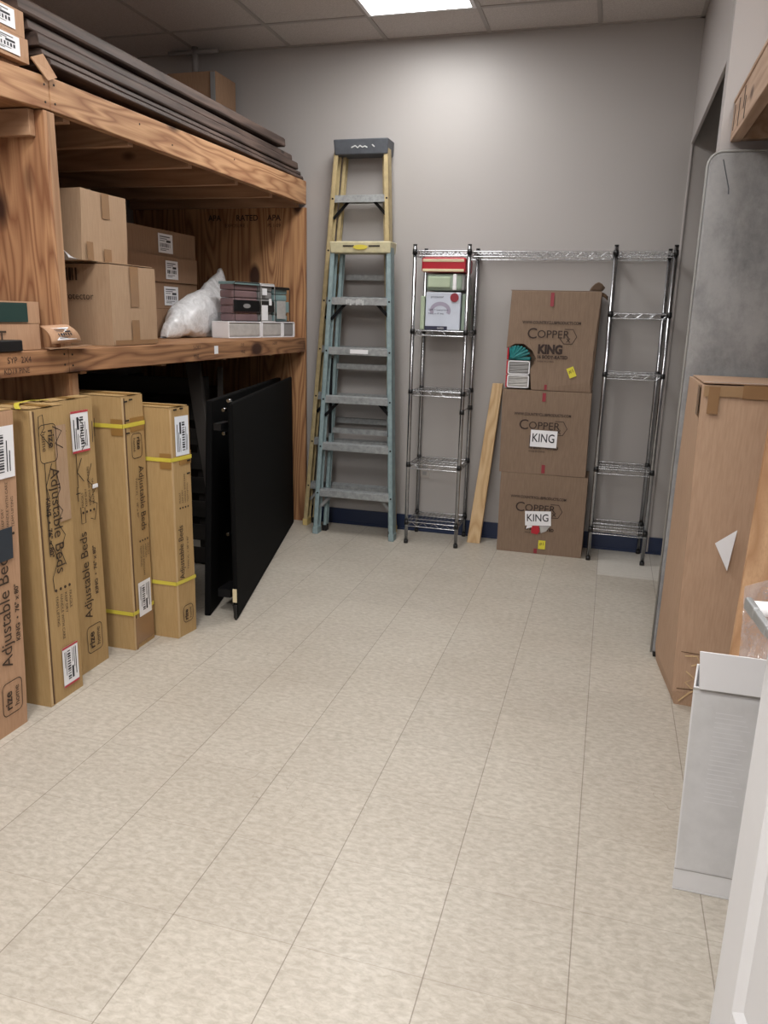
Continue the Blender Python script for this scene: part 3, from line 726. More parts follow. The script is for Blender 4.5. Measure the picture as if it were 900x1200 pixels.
# loose yellow strap on top of the near cartons
m = MB(); m.strip([(-1.80, 2.06, 1.0815), (-1.84, 2.10, 1.0825), (-1.90, 2.17, 1.0835), (-1.93, 2.26, 1.0825), (-1.90, 2.33, 1.0815)], .016, (0, 0, 1)); m.xf(lambda p: (p[0], p[1], p[2] - .004))
o = m.build('yellow_strap', 'strapy', t2)

# ---------------------------------------------------------------- black folded bed base
t = thing('folded_bed_base', 'black folded adjustable bed base standing on edge in front of the timber shelving', 'bed base', (-1.78, 3.9, 0))
def slab(a0, a1, b0, b1, th, z1, z1b, zb=0):    # a: near xy bottom/top ; b: far
    d = V(b0[0] - a0[0], b0[1] - a0[1], 0).normalized(); n = V(-d.y, d.x, 0) * th
    B = [(a0[0] + n.x, a0[1] + n.y, zb), (a0[0], a0[1], zb), (b0[0], b0[1], zb), (b0[0] + n.x, b0[1] + n.y, zb)]
    T = [(a1[0] + n.x, a1[1] + n.y, z1), (a1[0], a1[1], z1), (b1[0], b1[1], z1b), (b1[0] + n.x, b1[1] + n.y, z1b)]
    return MB().hexa(B, 0, T, 0)
slab((-1.565, 3.085), (-1.570, 3.085), (-1.995, 4.80), (-2.005, 4.80), .022, 1.008, .992).build('panel', 'black', t, bevel=.008)
slab((-1.705, 3.080), (-1.665, 3.085), (-2.100, 4.80), (-2.085, 4.80), .03, 1.015, .985).build('panel', 'black', t, bevel=.006)
MB().bar((-1.63, 3.2, .10), (-1.695, 3.2, .10), .12, .04).build('bracket', 'blackplastic', t)
MB().bar((-1.625, 3.13, .90), (-1.66, 3.13, .90), .10, .03).build('bracket', 'blackplastic', t)
for p in ((-1.585, 3.081, 1.018), (-1.620, 3.10, .975), (-1.622, 3.10, .87), (-1.625, 3.12, .40)):
    MB().tube([(p[0], p[1] - .004, p[2]), (p[0], p[1] + .02, p[2])], .008, 10).build('bolt', 'chrome', t)
MB().box(-1.587, -1.568, 3.079, 3.084, .085, .15).build('paper_tag', 'creamfab', t)
m = MB(); m.hexa([(-1.578, 3.073), (-1.566, 3.073), (-1.566, 3.083), (-1.578, 3.083)], .0, [(-1.590, 3.076), (-1.567, 3.076), (-1.567, 3.083), (-1.590, 3.083)], .075); m.build('foot', 'blackplastic', t, bevel=.004)

# dark slatted pallet and boards in the lower bay
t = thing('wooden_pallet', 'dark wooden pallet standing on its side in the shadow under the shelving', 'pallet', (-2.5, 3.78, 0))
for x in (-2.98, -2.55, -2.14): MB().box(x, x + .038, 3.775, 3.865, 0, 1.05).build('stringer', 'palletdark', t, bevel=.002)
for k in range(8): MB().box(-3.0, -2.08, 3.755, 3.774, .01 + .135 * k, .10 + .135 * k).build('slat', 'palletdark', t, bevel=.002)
m = MB(); m.hexa([(-1.99, 3.70), (-1.955, 3.70), (-1.955, 3.74), (-1.99, 3.74)], 0, [(-2.165, 3.755 - .03), (-2.085, 3.755 - .03), (-2.085, 3.75), (-2.165, 3.75)], 1.13)
o = m.build('wood_board', 'greyboard', loc=(-2.05, 3.73, 0), bevel=.002); tag(o, 'dark grey board leaning upright between the bed cartons and black bed base', 'board')
m = MB(); m.hexa([(-2.12, 3.93), (-2.07, 3.93), (-2.07, 3.95), (-2.12, 3.95)], 0, [(-2.085, 3.93), (-2.055, 3.93), (-2.06, 3.95), (-2.08, 3.95)], 1.10)
o = m.build('wood_board', 'greyboard', loc=(-2.1, 3.94, 0), bevel=.002); tag(o, 'narrow pointed grey board showing just above the black bed base', 'board')
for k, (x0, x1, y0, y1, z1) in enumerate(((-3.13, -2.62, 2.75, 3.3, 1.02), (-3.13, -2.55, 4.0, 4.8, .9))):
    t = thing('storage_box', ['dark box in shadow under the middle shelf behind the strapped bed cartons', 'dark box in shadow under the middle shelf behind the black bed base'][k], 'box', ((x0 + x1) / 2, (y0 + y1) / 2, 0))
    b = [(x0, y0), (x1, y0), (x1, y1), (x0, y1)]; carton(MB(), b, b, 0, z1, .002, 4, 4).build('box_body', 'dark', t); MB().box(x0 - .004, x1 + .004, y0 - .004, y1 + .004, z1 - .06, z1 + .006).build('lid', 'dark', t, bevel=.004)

# ---------------------------------------------------------------- ladders
def lerp(a, b, s): return a + (b - a) * s
def ladder(name, label, xl0, xr0, xl1, xr1, H, yf0, yf1, yr0, yr1, railm, steps, capm, capw, caph, capd, n_rear, railmatd):
    t = thing(name, label, 'ladder', ((xl0 + xr0) / 2, (yf0 + yr0) / 2, 0))
    Hr = H - caph * .5; D = .066
    def xs(s, z): k = z / H; return lerp(xl0, xl1, k) if s < 0 else lerp(xr0, xr1, k)
    yf = lambda z: lerp(yf0, yf1, z / H); yr = lambda z: lerp(yr0, yr1, z / H)
    for s in (-1, 1):
        m = MB()
        def pr(xa, xb, ya, yb, z0=.012, z1=Hr):
            # offsets: x inward from the outer face, y behind the front plane
            c = lambda z: [(xs(s, z) + (xa if s < 0 else -xb), yf(z) + ya), (xs(s, z) + (xb if s < 0 else -xa), yf(z) + ya), (xs(s, z) + (xb if s < 0 else -xa), yf(z) + yb), (xs(s, z) + (xa if s < 0 else -xb), yf(z) + yb)]
            m.hexa(c(z0), z0, c(z1), z1)
        pr(0, .004, 0, D); pr(0, .028, 0, .004); pr(0, .028, D - .004, D)
        rail = m.build('front_rail', railm, t)
        f = MB(); x = xs(s, 0); a, b_ = (x - .002, x + .034) if s < 0 else (x - .034, x + .002); f.box(a, b_, yf0 - .003, yf0 + D + .003, 0, .045); f.build('foot', railmatd, rail, bevel=.003)
        rv = MB()
        for z in steps:
            for dz in (.0,):
                x = xs(s, z) + (.014 if s < 0 else -.014); rv.tube([(x, yf(z) - .002, z - .02), (x, yf(z) + .001, z - .02)], .006, 8)
        rv.build('rivet', 'darkmetal', rail)
        m = MB(); xo = .006
        def pr2(xa, xb, ya, yb, z0=.03, z1=Hr - .02):
            c = lambda z: [(xs(s, z) + (xa if s < 0 else -xb), yr(z) + ya), (xs(s, z) + (xb if s < 0 else -xa), yr(z) + ya), (xs(s, z) + (xb if s < 0 else -xa), yr(z) + yb), (xs(s, z) + (xa if s < 0 else -xb), yr(z) + yb)]
            m.hexa(c(z0), z0, c(z1), z1)
        pr2(.036, .040, 0, .04); pr2(.036, .058, 0, .004); pr2(.036, .058, .036, .04)
        rr = m.build('rear_rail', railm, t)
        f = MB(); x = xs(s, 0); a, b_ = (x + .032, x + .062) if s < 0 else (x - .062, x - .032); f.box(a, b_, yr0 - .002, yr0 + .042, 0, .04); f.build('foot', 'blackplastic', rr, bevel=.003)
    for i, z in enumerate(steps):
        a, b_ = xs(-1, z) + .006, xs(1, z) - .006; y = yf(z)
        m = MB(); m.box(a, b_, y + .006, y + D + .01, z - .003, z); m.box(a, b_, y + .003, y + .006, z - .042, z); m.box(a, b_, y + D + .007, y + D + .010, z - .03, z)
        for k in range(6): m.box(a, b_, y + .012 + .01 * k, y + .015 + .01 * k, z, z + .002)
        m.build('step', 'alu', t, bevel=.001)
        if i in (0, len(steps) - 1) or i % 2 == 0:
            for s in (-1, 1):
                xx = xs(s, z - .12) - s * .012; MB().bar((xx, y + .05, z - .13), (xx - s * .10, y + .05, z - .03), .018, .004, (0, 1, 0)).build('brace', 'alu' if i == 0 else 'darkmetal', t)
    for k in range(n_rear):
        z = lerp(.25, H - .35, k / max(1, n_rear - 1)); a, b_ = xs(-1, z) + .04, xs(1, z) - .04; y = yr(z)
        MB().box(a, b_, y + .008, y + .012, z, z + .035).box(a, b_, y + .008, y + .022, z + .033, z + .036).build('rear_brace', 'alu', t)
    # spreader arms folded between the frames
    for s in (-1, 1):
        x = xs(s, H * .5) - s * .034; MB().bar((x, yf(H * .5) + D + .004, H * .36), (x, yr(H * .6), H * .62), .004, .018, (1, 0, 0)).build('spreader', 'darkmetal', t)
    cx0, cx1 = xl1 - capw, xr1 + capw; y = yf1
    cap = MB(); cap.hexa([(cx0 + .006, y - .008), (cx1 - .006, y - .008), (cx1 - .006, y + capd), (cx0 + .006, y + capd)], H - caph, [(cx0, y - .018), (cx1, y - .018), (cx1, y + capd + .004), (cx0, y + capd + .004)], H)
    c = cap.build('top_cap', capm, t, bevel=.006)
    return t, c, y, cx0, cx1
ty, cy_, y, c0, c1 = ladder('step_ladder', 'taller yellow fibreglass step ladder with dark grey cap, folded against the back wall', -1.915, -1.27, -1.708, -1.378, 2.41,
    4.765, 4.775, 4.842, 4.845, 'lyellow', [.30 * k for k in range(1, 8)], 'capgrey', .006, .085, .12, 5, 'lyellowd')
m = MB(); m.strip([(-1.60, 4.7585, 2.362), (-1.575, 4.7575, 2.372), (-1.56, 4.758, 2.360), (-1.545, 4.7575, 2.372), (-1.53, 4.758, 2.362), (-1.515, 4.7575, 2.368), (-1.50, 4.758, 2.360)], .007, (0, -1, 0)); m.strip([(-1.47, 4.757, 2.375), (-1.455, 4.757, 2.362)], .006, (0, -1, 0))
m.build('paint_smear', 'smear', cy_)
tb, cb_, y, c0, c1 = ladder('step_ladder', 'shorter pale blue step ladder with cream cap, standing in front of the yellow ladder', -1.775, -1.228, -1.682, -1.306, 1.820,
    4.590, 4.640, 4.680, 4.716, 'lblue', [.295, .598, .898, 1.197, 1.496], 'cream', .004, .066, .115, 4, 'lblue')
m = MB(); yy = y - .0165
for x in (-1.60, -1.44): m.box(x, x + .07, yy, yy + .004, 1.790, 1.798)
m.build('slot', 'marker', cb_)
m = MB(); c = V(-1.49, yy - .002, 1.787); m.add([c] + [c + V(.045 * math.cos(a), 0, .014 * math.sin(a)) for a in [2 * PI * k / 24 for k in range(24)]], [[0, 1 + k, 1 + (k + 1) % 24] for k in range(24)]); m.build('oval_sticker', 'strapy', cb_)
MB().box(-1.545, -1.43, 4.6215, 4.6235, 1.165, 1.190).build('paper_sticker', 'white', tb)
m = MB()
for k in range(9): m.box(-1.58 + .013 * k, -1.57 + .013 * k, 4.6295, 4.632, 1.458 + .008 * math.sin(k * 2.1), 1.485 + .006 * math.sin(k * 1.3))
m.build('paint_smear', 'smear', tb)

# ---------------------------------------------------------------- chrome wire shelving
R = thing('wire_shelving', 'chrome wire rack of two narrow towers joined by one long top shelf', 'shelving', (-.42, 4.75, 0))
def post(x, y, z1, rings, name='post'):
    p = MB().tube([(x, y, .02), (x, y, z1)], .0115, 12)
    for k in range(int(z1 / .0254)):
        pass
    o = p.build(name, 'chrome', R)
    MB().tube([(x, y, 0), (x, y, .022)], .014, 12).build('foot', 'blackplastic', o)
    MB().tube([(x, y, z1), (x, y, z1 + .006)], .012, 12).build('post_cap', 'blackplastic', o)
    for z in rings: MB().tube([(x, y, z - .018), (x, y, z + .010)], [.0155, .0135], 12).build('collar', 'blackplastic', o)
def wshelf(x0, x1, y0, y1, z, along='y', h=.028):
    m = MB(); r = .003
    for zz in (z, z - h):
        for a, b_ in (((x0, y0), (x1, y0)), ((x1, y0), (x1, y1)), ((x1, y1), (x0, y1)), ((x0, y1), (x0, y0))): m.tube([(*a, zz), (*b_, zz)], r, 6, cap=False)
    def zig(a, b_):
        L = math.hypot(b_[0] - a[0], b_[1] - a[1]); n = max(2, int(L / .032)); pts = [(lerp(a[0], b_[0], k / n), lerp(a[1], b_[1], k / n), z if k % 2 else z - h) for k in range(n + 1)]
        for k in range(n): m.tube([pts[k], pts[k + 1]], .002, 5, cap=False)
    zig((x0, y0), (x1, y0)); zig((x0, y1), (x1, y1)); zig((x0, y0), (x0, y1)); zig((x1, y0), (x1, y1))
    n = int((x1 - x0) / .024)
    for k in range(1, n): x = lerp(x0, x1, k / n); m.tube([(x, y0, z + .002), (x, y1, z + .002)], .0016, 5, cap=False)
    for k in (1, 2): yy = lerp(y0, y1, k / 3); m.tube([(x0, yy, z - .003), (x1, yy, z - .003)], .0025, 5, cap=False)
    m.build('wire_shelf', 'chrome', R)
LZ = [1.765, 1.315, .960, .510, .140]; RZ = [1.765, 1.440, 1.108, .560, .195]
lx0, lx1, ly0, ly1 = -1.148, -.828, 4.60, 4.885
rx0, rx1, ry0, ry1 = -.025, .285, 4.64, 4.885
for x in (lx0, lx1):
    for y in (ly0, ly1): post(x, y, 1.795, LZ + ([.85] if x == lx1 else []))
for x in (rx0, rx1):
    for y in (ry0, ry1): post(x - (.016 if y == ry1 and x == rx1 else 0), y, 1.795, RZ)
for z in LZ: wshelf(lx0, lx1, ly0, ly1, z)
for z in RZ: wshelf(rx0, rx1, ry0, ry1, z)
wshelf(lx1 + .016, rx0 - .016, 4.64, 4.885, 1.765)
m = MB(); m.tube([(lx1, ly0, .85), (lx1, ly1, .85)], .004, 6); m.build('side_bar', 'chrome', R)

# packages inside the top of the left tower
t = thing('bedding_package', 'red package with cream bands, topmost on the left wire tower', 'package', (-.98, 4.74, 1.648))
MB().box(-1.115, -.852, 4.63, 4.86, 1.649, 1.732).build('package_body', 'red', t, bevel=.012)
MB().box(-1.108, -.862, 4.6275, 4.64, 1.706, 1.722).box(-1.108, -.862, 4.6275, 4.64, 1.652, 1.668).build('cream_band', 'creamfab', t, bevel=.003)
MB().box(-1.10, -.89, 4.64, 4.85, 1.7325, 1.744).build('plastic_cover', 'white', t, bevel=.004)
t = thing('bedding_package', 'sage green folded sheet set in clear wrap, under the red package', 'package', (-.97, 4.74, 1.545))
MB().box(-1.085, -.87, 4.64, 4.85, 1.546, 1.640).build('package_body', 'sage', t, bevel=.018, seg=4)
MB().box(-1.075, -.94, 4.630, 4.645, 1.562, 1.625).build('folded_roll', 'sagel', t, bevel=.007, seg=3)
MB().box(-.925, -.903, 4.633, 4.70, 1.55, 1.64).build('wrap_edge', 'white', t, bevel=.004)
MB().box(-.90, -.857, 4.65, 4.86, 1.55, 1.636).build('side_wrap', 'greypack', t, bevel=.006)
t = thing('bedding_package', 'pale blue bedding package with mauve arch and maroon seal on the left wire tower', 'package', (-.97, 4.74, 1.319))
MB().box(-1.085, -.875, 4.645, 4.86, 1.3195, 1.538).build('package_body', 'pack', t, bevel=.006)
m = MB()
cx, cz = -.995, 1.432; pts = [(cx + .052 * math.cos(a), 4.6435, cz + .04 * math.sin(a)) for a in [math.radians(-25 + 230 * k / 20) for k in range(21)]]
m.strip(pts, .022, (0, -1, 0)); m.build('arch_logo', 'packmauve', t)
MB().box(-1.086, -.95, 4.6425, 4.645, 1.322, 1.343).build('navy_band', 'packnavy', t)
m = MB().text('protector', .02, (-1.055, 4.6430, 1.505), (1, 0, 0), (0, 0, 1)); m.text('Soft + Luxurious', .016, (-1.065, 4.6425, 1.432), (1, 0, 0), (0, 0, 1), sx=1.1); m.text('Fits up to 18" deep', .012, (-1.065, 4.6425, 1.412), (1, 0, 0), (0, 0, 1)); m.build('printed_lettering', 'packnavy', t)
m = MB().text('QUEEN', .012, (-1.01, 4.6415, 1.328), (1, 0, 0), (0, 0, 1)); m.build('printed_lettering', 'white', t)
MB().tube([(-.912, 4.638, 1.508), (-.912, 4.645, 1.508)], .025, 24).build('round_seal', 'maroon', t)
o = MB().box(-1.118, -1.092, 4.65, 4.86, 1.3195, 1.515).build('folded_sheet', 'sagel', loc=(-1.105, 4.75, 1.3195), bevel=.006); tag(o, 'pale green folded sheet standing at the left side of the arch package', 'sheet')
o = MB().box(-.870, -.848, 4.66, 4.86, 1.3195, 1.53).build('folded_sheet', 'sage', loc=(-.86, 4.75, 1.3195), bevel=.006); tag(o, 'dark green folded sheet standing at the right side of the arch package', 'sheet')

# ---------------------------------------------------------------- plank leaning on the wall
m = MB(); m.hexa([(-.782, 4.745), (-.700, 4.745), (-.700, 4.783), (-.782, 4.783)], 0, [(-.692, 4.862), (-.628, 4.862), (-.628, 4.90), (-.692, 4.90)], 1.005)
o = m.build('wood_plank', 'pine', loc=(-.74, 4.77, 0), bevel=.003); tag(o, 'pale pine plank leaning on the back wall beside the stacked copper cartons', 'plank')

# ---------------------------------------------------------------- copper cartons
CU = [(-.579, -.066, 0, .495, 4.65), (-.592, -.083, .496, .992, 4.655), (-.594, -.092, .993, 1.553, 4.66)]
labs = ['bottom brown carton of the stack, with crooked KING sign and torn hole', 'middle brown carton of the stack, with a straight white KING sign', 'topmost brown carton of the stack, torn open at its lower left corner']
CT = []
for i, ((x0, x1, z0, z1, y0), lb) in enumerate(zip(CU, labs)):
    t = thing('bedding_carton', lb, 'box', ((x0 + x1) / 2, 4.78, z0), 'brown bedding cartons stacked against the back wall'); CT.append(t)
    sk = [.0, -.005, .012][i]
    b = [(x0, y0), (x1, y0), (x1, 4.895), (x0, 4.895)]; tt = [(p[0] + sk + (.0 if i < 2 else 0), p[1]) for p in b]
    m = MB()
    if i < 2: carton(m, b, tt, z0, z1, .003, 10, 10, seed=i + 4)
    else:
        # front face with a bite out of the lower left: hexagon prism
        hole = [(x0, z0 + .235), (x0 + .05, z0 + .262), (x0 + .10, z0 + .262), (x0 + .15, z0 + .225), (x0 + .175, z0 + .180), (x0 + .165, z0 + .16), (x0 + .145, z0 + .12), (x0 + .15, z0 + .07), (x0 + .16, z0)]
        prof = hole + [(x1, z0), (x1 - .010, z0 + .06), (x1 - .004, z0 + .13), (x1 - .006, z0 + .22), (x1 + sk, z1), (x0 + sk, z1)]
        n = len(prof); vs = [(px, y0 + .002 * math.sin(k * 2.3), pz) for k, (px, pz) in enumerate(prof)] + [(px, y0 + .03, pz) for px, pz in prof]
        m.add(vs, [list(range(n)), list(range(n, 2 * n))[::-1]] + [[k, n + k, n + (k + 1) % n, (k + 1) % n] for k in range(n)])
        m.hexa([(x0, y0 + .1), (x1, y0 + .031), (x1, 4.895), (x0, 4.895)], z0, [(x0 + sk, y0 + .1), (x1 + sk, y0 + .031), (x1 + sk, 4.895), (x0 + sk, 4.895)], z1)
        m.hexa([(x0 + .18, y0 + .031), (x0 + .19, y0 + .031), (x0 + .19, y0 + .1), (x0 + .18, y0 + .1)], z0, [(x0 + .18, y0 + .031), (x0 + .19, y0 + .031), (x0 + .19, y0 + .1), (x0 + .18, y0 + .1)], z0 + .2)
        m.hexa([(x0, y0 + .031), (x0 + .3, y0 + .031), (x0 + .3, y0 + .1), (x0, y0 + .1)], z0 + .28, [(x0 + sk, y0 + .031), (x0 + .3, y0 + .031), (x0 + .3, y0 + .1), (x0 + sk, y0 + .1)], z1)
    m.build('box_body', 'cardC', t, bevel=.003)
    py = y0 - .0045; X0 = -.51 + [.0, -.012, .0][i]; Z = [.345, .845, 1.372][i]
    p = MB(); p.text('WWW.COUNTRYCLUBPRODUCTS.COM', .0225, (X0, py, Z), (1, 0, 0), (0, 0, 1), bold=.0005, sx=.80)
    p.text('C', .085, (X0 + .03, py, Z - .083), (1, 0, 0), (0, 0, 1)); p.text('OPPER', .062, (X0 + .088, py, Z - .078), (1, 0, 0), (0, 0, 1))
    hx = X0 + .265; hz = Z - .068; P = [(hx + .047 * math.cos(math.radians(a)), py, hz + .047 * math.sin(math.radians(a))) for a in (150 - 30, 60, 0, -60, -120, -165)]
    p.strip(P, .004, (0, -1, 0)); p.text('x', .05, (hx - .012, py, hz - .032), (1, 0, 0), (0, 0, 1))
    p.text('KING', .068, (X0 + .098, py, Z - .165), (1, 0, 0), (0, 0, 1), bold=.004, sx=.85)
    p.text('16 BODY-RATED', .026, (X0 + .095, py, Z - .195), (1, 0, 0), (0, 0, 1), bold=.001, sx=.9); p.text('MADE IN CHINA', .013, (X0 + .098, py, Z - .216), (1, 0, 0), (0, 0, 1))
    p.build('printed_lettering', 'inkc', t)
def sign(t, O, ang, w, h, py):
    U = V(math.cos(ang), 0, math.sin(ang)); W = V(-math.sin(ang), 0, math.cos(ang)); O = V(*O)
    m = MB(); m.quad(O, U, W, w, h); s = m.build('paper_sign', 'white', t)
    m = MB(); m.text('KING', h * .72, O + U * w * .05 + W * h * .30 + V(0, -.001, 0), U, W, sx=w / h * .50, bold=.0006); m.build('printed_lettering', 'labelink', s)
sign(CT[1], (-.418, 4.647, .662), -.01, .155, .10, 0)
sign(CT[0], (-.412, 4.642, .176), .07, .155, .09, 0)
m = MB(); m.add([(-.375, 4.645, .178), (-.33, 4.644, .182), (-.322, 4.645, .145), (-.335, 4.645, .125), (-.372, 4.645, .13)], [[0, 1, 2, 3, 4]]); m.build('torn_hole', 'red', CT[0])
m = MB(); m.add([(-.325, 4.6435, .180), (-.262, 4.643, .184), (-.285, 4.644, .150), (-.315, 4.644, .135)], [[0, 1, 2, 3]]); m.build('torn_paper', 'greylin', CT[0])
m = MB(); m.add([(-.40, 4.6438, .176), (-.37, 4.6432, .178), (-.37, 4.644, .168), (-.405, 4.644, .155)], [[0, 1, 2, 3]]); m.build('torn_paper', 'white', CT[0])
def sticker(t, x, y, z, w, h, a):
    U = V(math.cos(a), 0, math.sin(a)); W = V(-math.sin(a), 0, math.cos(a)); O = V(x, y, z)
    s = MB().quad(O, U, W, w, h).build('yellow_sticker', 'sticky', t); m = MB().text('#1', h * .5, O + U * w * .15 + W * h * .45 + V(0, -.0008, 0), U, W); m.build('printed_lettering', 'ink', s)
sticker(CT[0], -.325, 4.6445, .035, .042, .055, 0); sticker(CT[2], -.218, 4.652, 1.070, .040, .058, .42)
for i, (x, z, h) in enumerate(((-.35, .005, .03), (-.34, .505, .05), (-.36, 1.47, .075))):
    MB().quad((x, CU[i][4] - .005, z), (1, 0, 0), (0, 0, 1), .02, h).build('red_tape_mark', 'maroon', CT[i])
MB().quad((-.365, CU[1][4] - .006, .93), (1, 0, 0), (0, 0, 1), .02, .05).build('red_tape_mark', 'maroon', CT[1]); MB().quad((-.36, CU[2][4] - .006, .998), (1, 0, 0), (0, 0, 1), .015, .03).build('red_tape_mark', 'maroon', CT[2])
m = MB().box(-.588, -.085, 4.665, 4.885, 1.5545, 1.5575); m.build('top_flap', 'cardC', CT[2])
m = MB().grid(lambda u, v: V(-.150 + .070 * u + .012 * v, 4.70 + .05 * u, 1.560 + (.020 + .028 * math.sin(PI * u)) * v), 4, 4); o = m.build('torn_flap', 'cardC', CT[2]); o.modifiers.new('s', 'SOLIDIFY').thickness = .004
m = MB().grid(lambda u, v: V(-.092 + .045 * u, 4.70 + .03 * v, 1.535 - .025 * u * u + .02 * v), 4, 3); o = m.build('torn_flap', 'cardedge', CT[2]); o.modifiers.new('s', 'SOLIDIFY').thickness = .003
# contents seen through the torn corner
def cpack(z0, z1, mat, lb, edge, fan=False):
    t = thing('sheet_pack', lb, 'package', (-.53, 4.70, z0), 'packs showing through the torn corner of the top carton')
    m = MB()
    if fan:
        for k in range(8):
            a = math.radians(100 - 11.5 * k); c = V(-.560, 4.668 + .003 * (k % 2), z0 + .010); R_ = .070 + .0085 * k - .0004 * k * k
            m.bar(c, c + V(R_ * math.cos(a), 0, R_ * math.sin(a) * .9), .016, .016, (0, 1, 0))
        m.box(-.577, -.452, 4.672, 4.722, z0 + .001, z0 + .022)
    else: m.box(-.577, -.452, 4.668, 4.722, z0 + .001, z1 - .001)
    if not fan:
        for k in range(4): m.bar((-.57, 4.667, z0 + .012 + .014 * k), (-.46, 4.667, z0 + .020 + .013 * k + .006 * (k % 2)), .006, .012, (0, 0, 1))
    m.build('folded_fabric', mat, t, bevel=.006)
    MB().box(-.588, -.578, 4.662, 4.722, z0 + .002, z1 - .002).build('red_edge', 'red', t, bevel=.002)
    if edge:
        m = MB(); rrect(m, (-.576, 4.6605, z0 + .004), (1, 0, 0), (0, 0, 1), .122, z1 - z0 - .008, .010, .006); m.build('white_piping', 'white', t)
cpack(1.002, 1.078, 'greylin', 'lower white-piped pack in the torn corner of the top carton', True)
cpack(1.079, 1.160, 'greypack', 'upper white-piped pack in the torn corner, below the teal fabric', True)
cpack(1.161, 1.235, 'teal', 'fanned teal fabric pack in the torn corner of the top carton', False, True)

# ---------------------------------------------------------------- right side: grey panel, tall carton, plywood
t = thing('upholstered_panel', 'tall grey velvet upholstered panel leaning flat against the right wall', 'panel', (.75, 3.33, 0))
x0, x1, z0, z1, r = .278, 1.25, .02, 2.008, .05
prof = [(x0, z0), (x1, z0)] + [(x1 - r + r * math.cos(math.radians(a)), z1 - r + r * math.sin(math.radians(a))) for a in range(0, 91, 15)] + [(x0 + r + r * math.cos(math.radians(a)), z1 - r + r * math.sin(math.radians(a))) for a in range(90, 181, 15)]
n = len(prof); m = MB(); m.add([(a, 3.297, b_) for a, b_ in prof] + [(a, 3.359, b_) for a, b_ in prof], [list(range(n)), list(range(n, 2 * n))[::-1]] + [[k, n + k, n + (k + 1) % n, (k + 1) % n] for k in range(n)])
m.build('padded_body', 'velvet', t, bevel=.012, seg=3)
pp = [(a, 3.299, b_) for a, b_ in prof[2:]] + [(x0, 3.299, z0)]; MB().tube(pp, .0045, 6).build('piping', 'piping', t)
MB().box(x0 + .01, x0 + .05, 3.30, 3.356, 0, .021).build('foot', 'blackplastic', t); MB().box(x1 - .05, x1 - .01, 3.30, 3.356, 0, .021).build('foot', 'blackplastic', t)
m = MB(); m.strip([(.33, 3.2962, 1.98), (.345, 3.2958, 1.93), (.36, 3.2958, 1.88), (.362, 3.2962, 1.86)], .004, (0, -1, 0)); m.build('seam_fold', 'capgrey', t)

t = thing('cardboard_box', 'tall brown taped carton standing in front of the grey velvet panel', 'box', (.6, 3.05, 0))
B = [(.331, 2.86), (.86, 2.83), (.83, 3.25), (.292, 3.27)]; T = [(.303, 2.83), (.85, 2.82), (.83, 3.25), (.300, 3.27)]
m = carton(MB(), [(.345, 2.875), (.86, 2.84), (.83, 3.25), (.30, 3.27)], B, 0, .06, .0015, 8, 3, seed=9); carton(m, B, T, .06, 1.195, .0035, 8, 16, seed=9, f=3); m.build('box_body', 'cardF', t)
m = MB(); m.box(.31, .84, 2.85, 3.24, 1.199, 1.202).build('top_flap', 'cardF', t)
m = MB(); m.strip([(.31, 2.8225, 1.175), (.50, 2.8175, 1.178), (.80, 2.814, 1.178)], .035, (0, -1, 0)); m.build('packing_tape', 'tapegrey', t)
m = MB(); m.add([(.299, 2.84, 1.09), (.299, 2.90, 1.09), (.298, 2.90, 1.19), (.299, 2.84, 1.19)], [[0, 1, 2, 3]]); m.quad((.325, 2.819, 1.10), (1, 0, 0), (0, 0, 1), .035, .09); m.quad((.43, 2.8165, 1.155), (1, 0, 0), (0, 0, 1), .09, .045); m.build('packing_tape', 'taped', t)
m = MB().strip([(.31, 2.835, 1.2045), (.55, 2.84, 1.2045), (.83, 2.835, 1.2045)], .05, (0, 0, 1)); m.build('packing_tape', 'film', t)
for pts in ([(.36, 2.852, .21), (.40, 2.848, .215), (.415, 2.846, .19), (.385, 2.848, .175)], [(.37, 2.851, .15), (.40, 2.842, .13), (.37, 2.842, .11), (.395, 2.838, .09)], [(.355, 2.848, .03), (.39, 2.846, .07), (.43, 2.84, .10)], [(.43, 2.846, .19), (.44, 2.842, .13), (.43, 2.84, .11)]):
    MB().strip([V(p[0] * 1., p[1] - .006, p[2]) for p in pts], .005, (0, -1, .3)).build('torn_strap', 'cardhi', t)
m = MB(); m.add([(.405, 2.812, .655), (.47, 2.808, .71), (.455, 2.808, .56)], [[0, 1, 2]]); m.build('paper_corner', 'white', t)
m = MB().strip([(.345, 2.846, .225), (.45, 2.842, .222)], .003, (0, -1, 0)); m.strip([(.345, 2.852, .075), (.45, 2.848, .08)], .004, (0, -1, 0)); m.build('crease', 'cardedge', t)

# plywood sheet
def py_(z): return 2.36 + .34 * z
t = thing('plywood_sheet', 'bright plywood sheet leaning at the right frame edge beside the tall carton', 'plywood', (.7, 2.5, 0))
m = MB(); zt_ = 1.22
m.hexa([(.415, 2.36), (1.02, 2.36), (1.02, 2.385), (.415, 2.385)], 0, [(.520, py_(zt_)), (1.12, py_(zt_)), (1.12, py_(zt_) + .025), (.520, py_(zt_) + .025)], zt_)
m.build('sheet', 'ply2', t, bevel=.001)
m = MB()
def fm(u, v):
    p = V(.47 + .30 * u, 0, .30 + .42 * v * (1 - .3 * (1 - u))); p.y = py_(p.z) - .012; return p + V(0, -abs(nz(p, 9, .03).y), 0)
m.grid(fm, 20, 20); o = m.build('plastic_film', 'film', t)

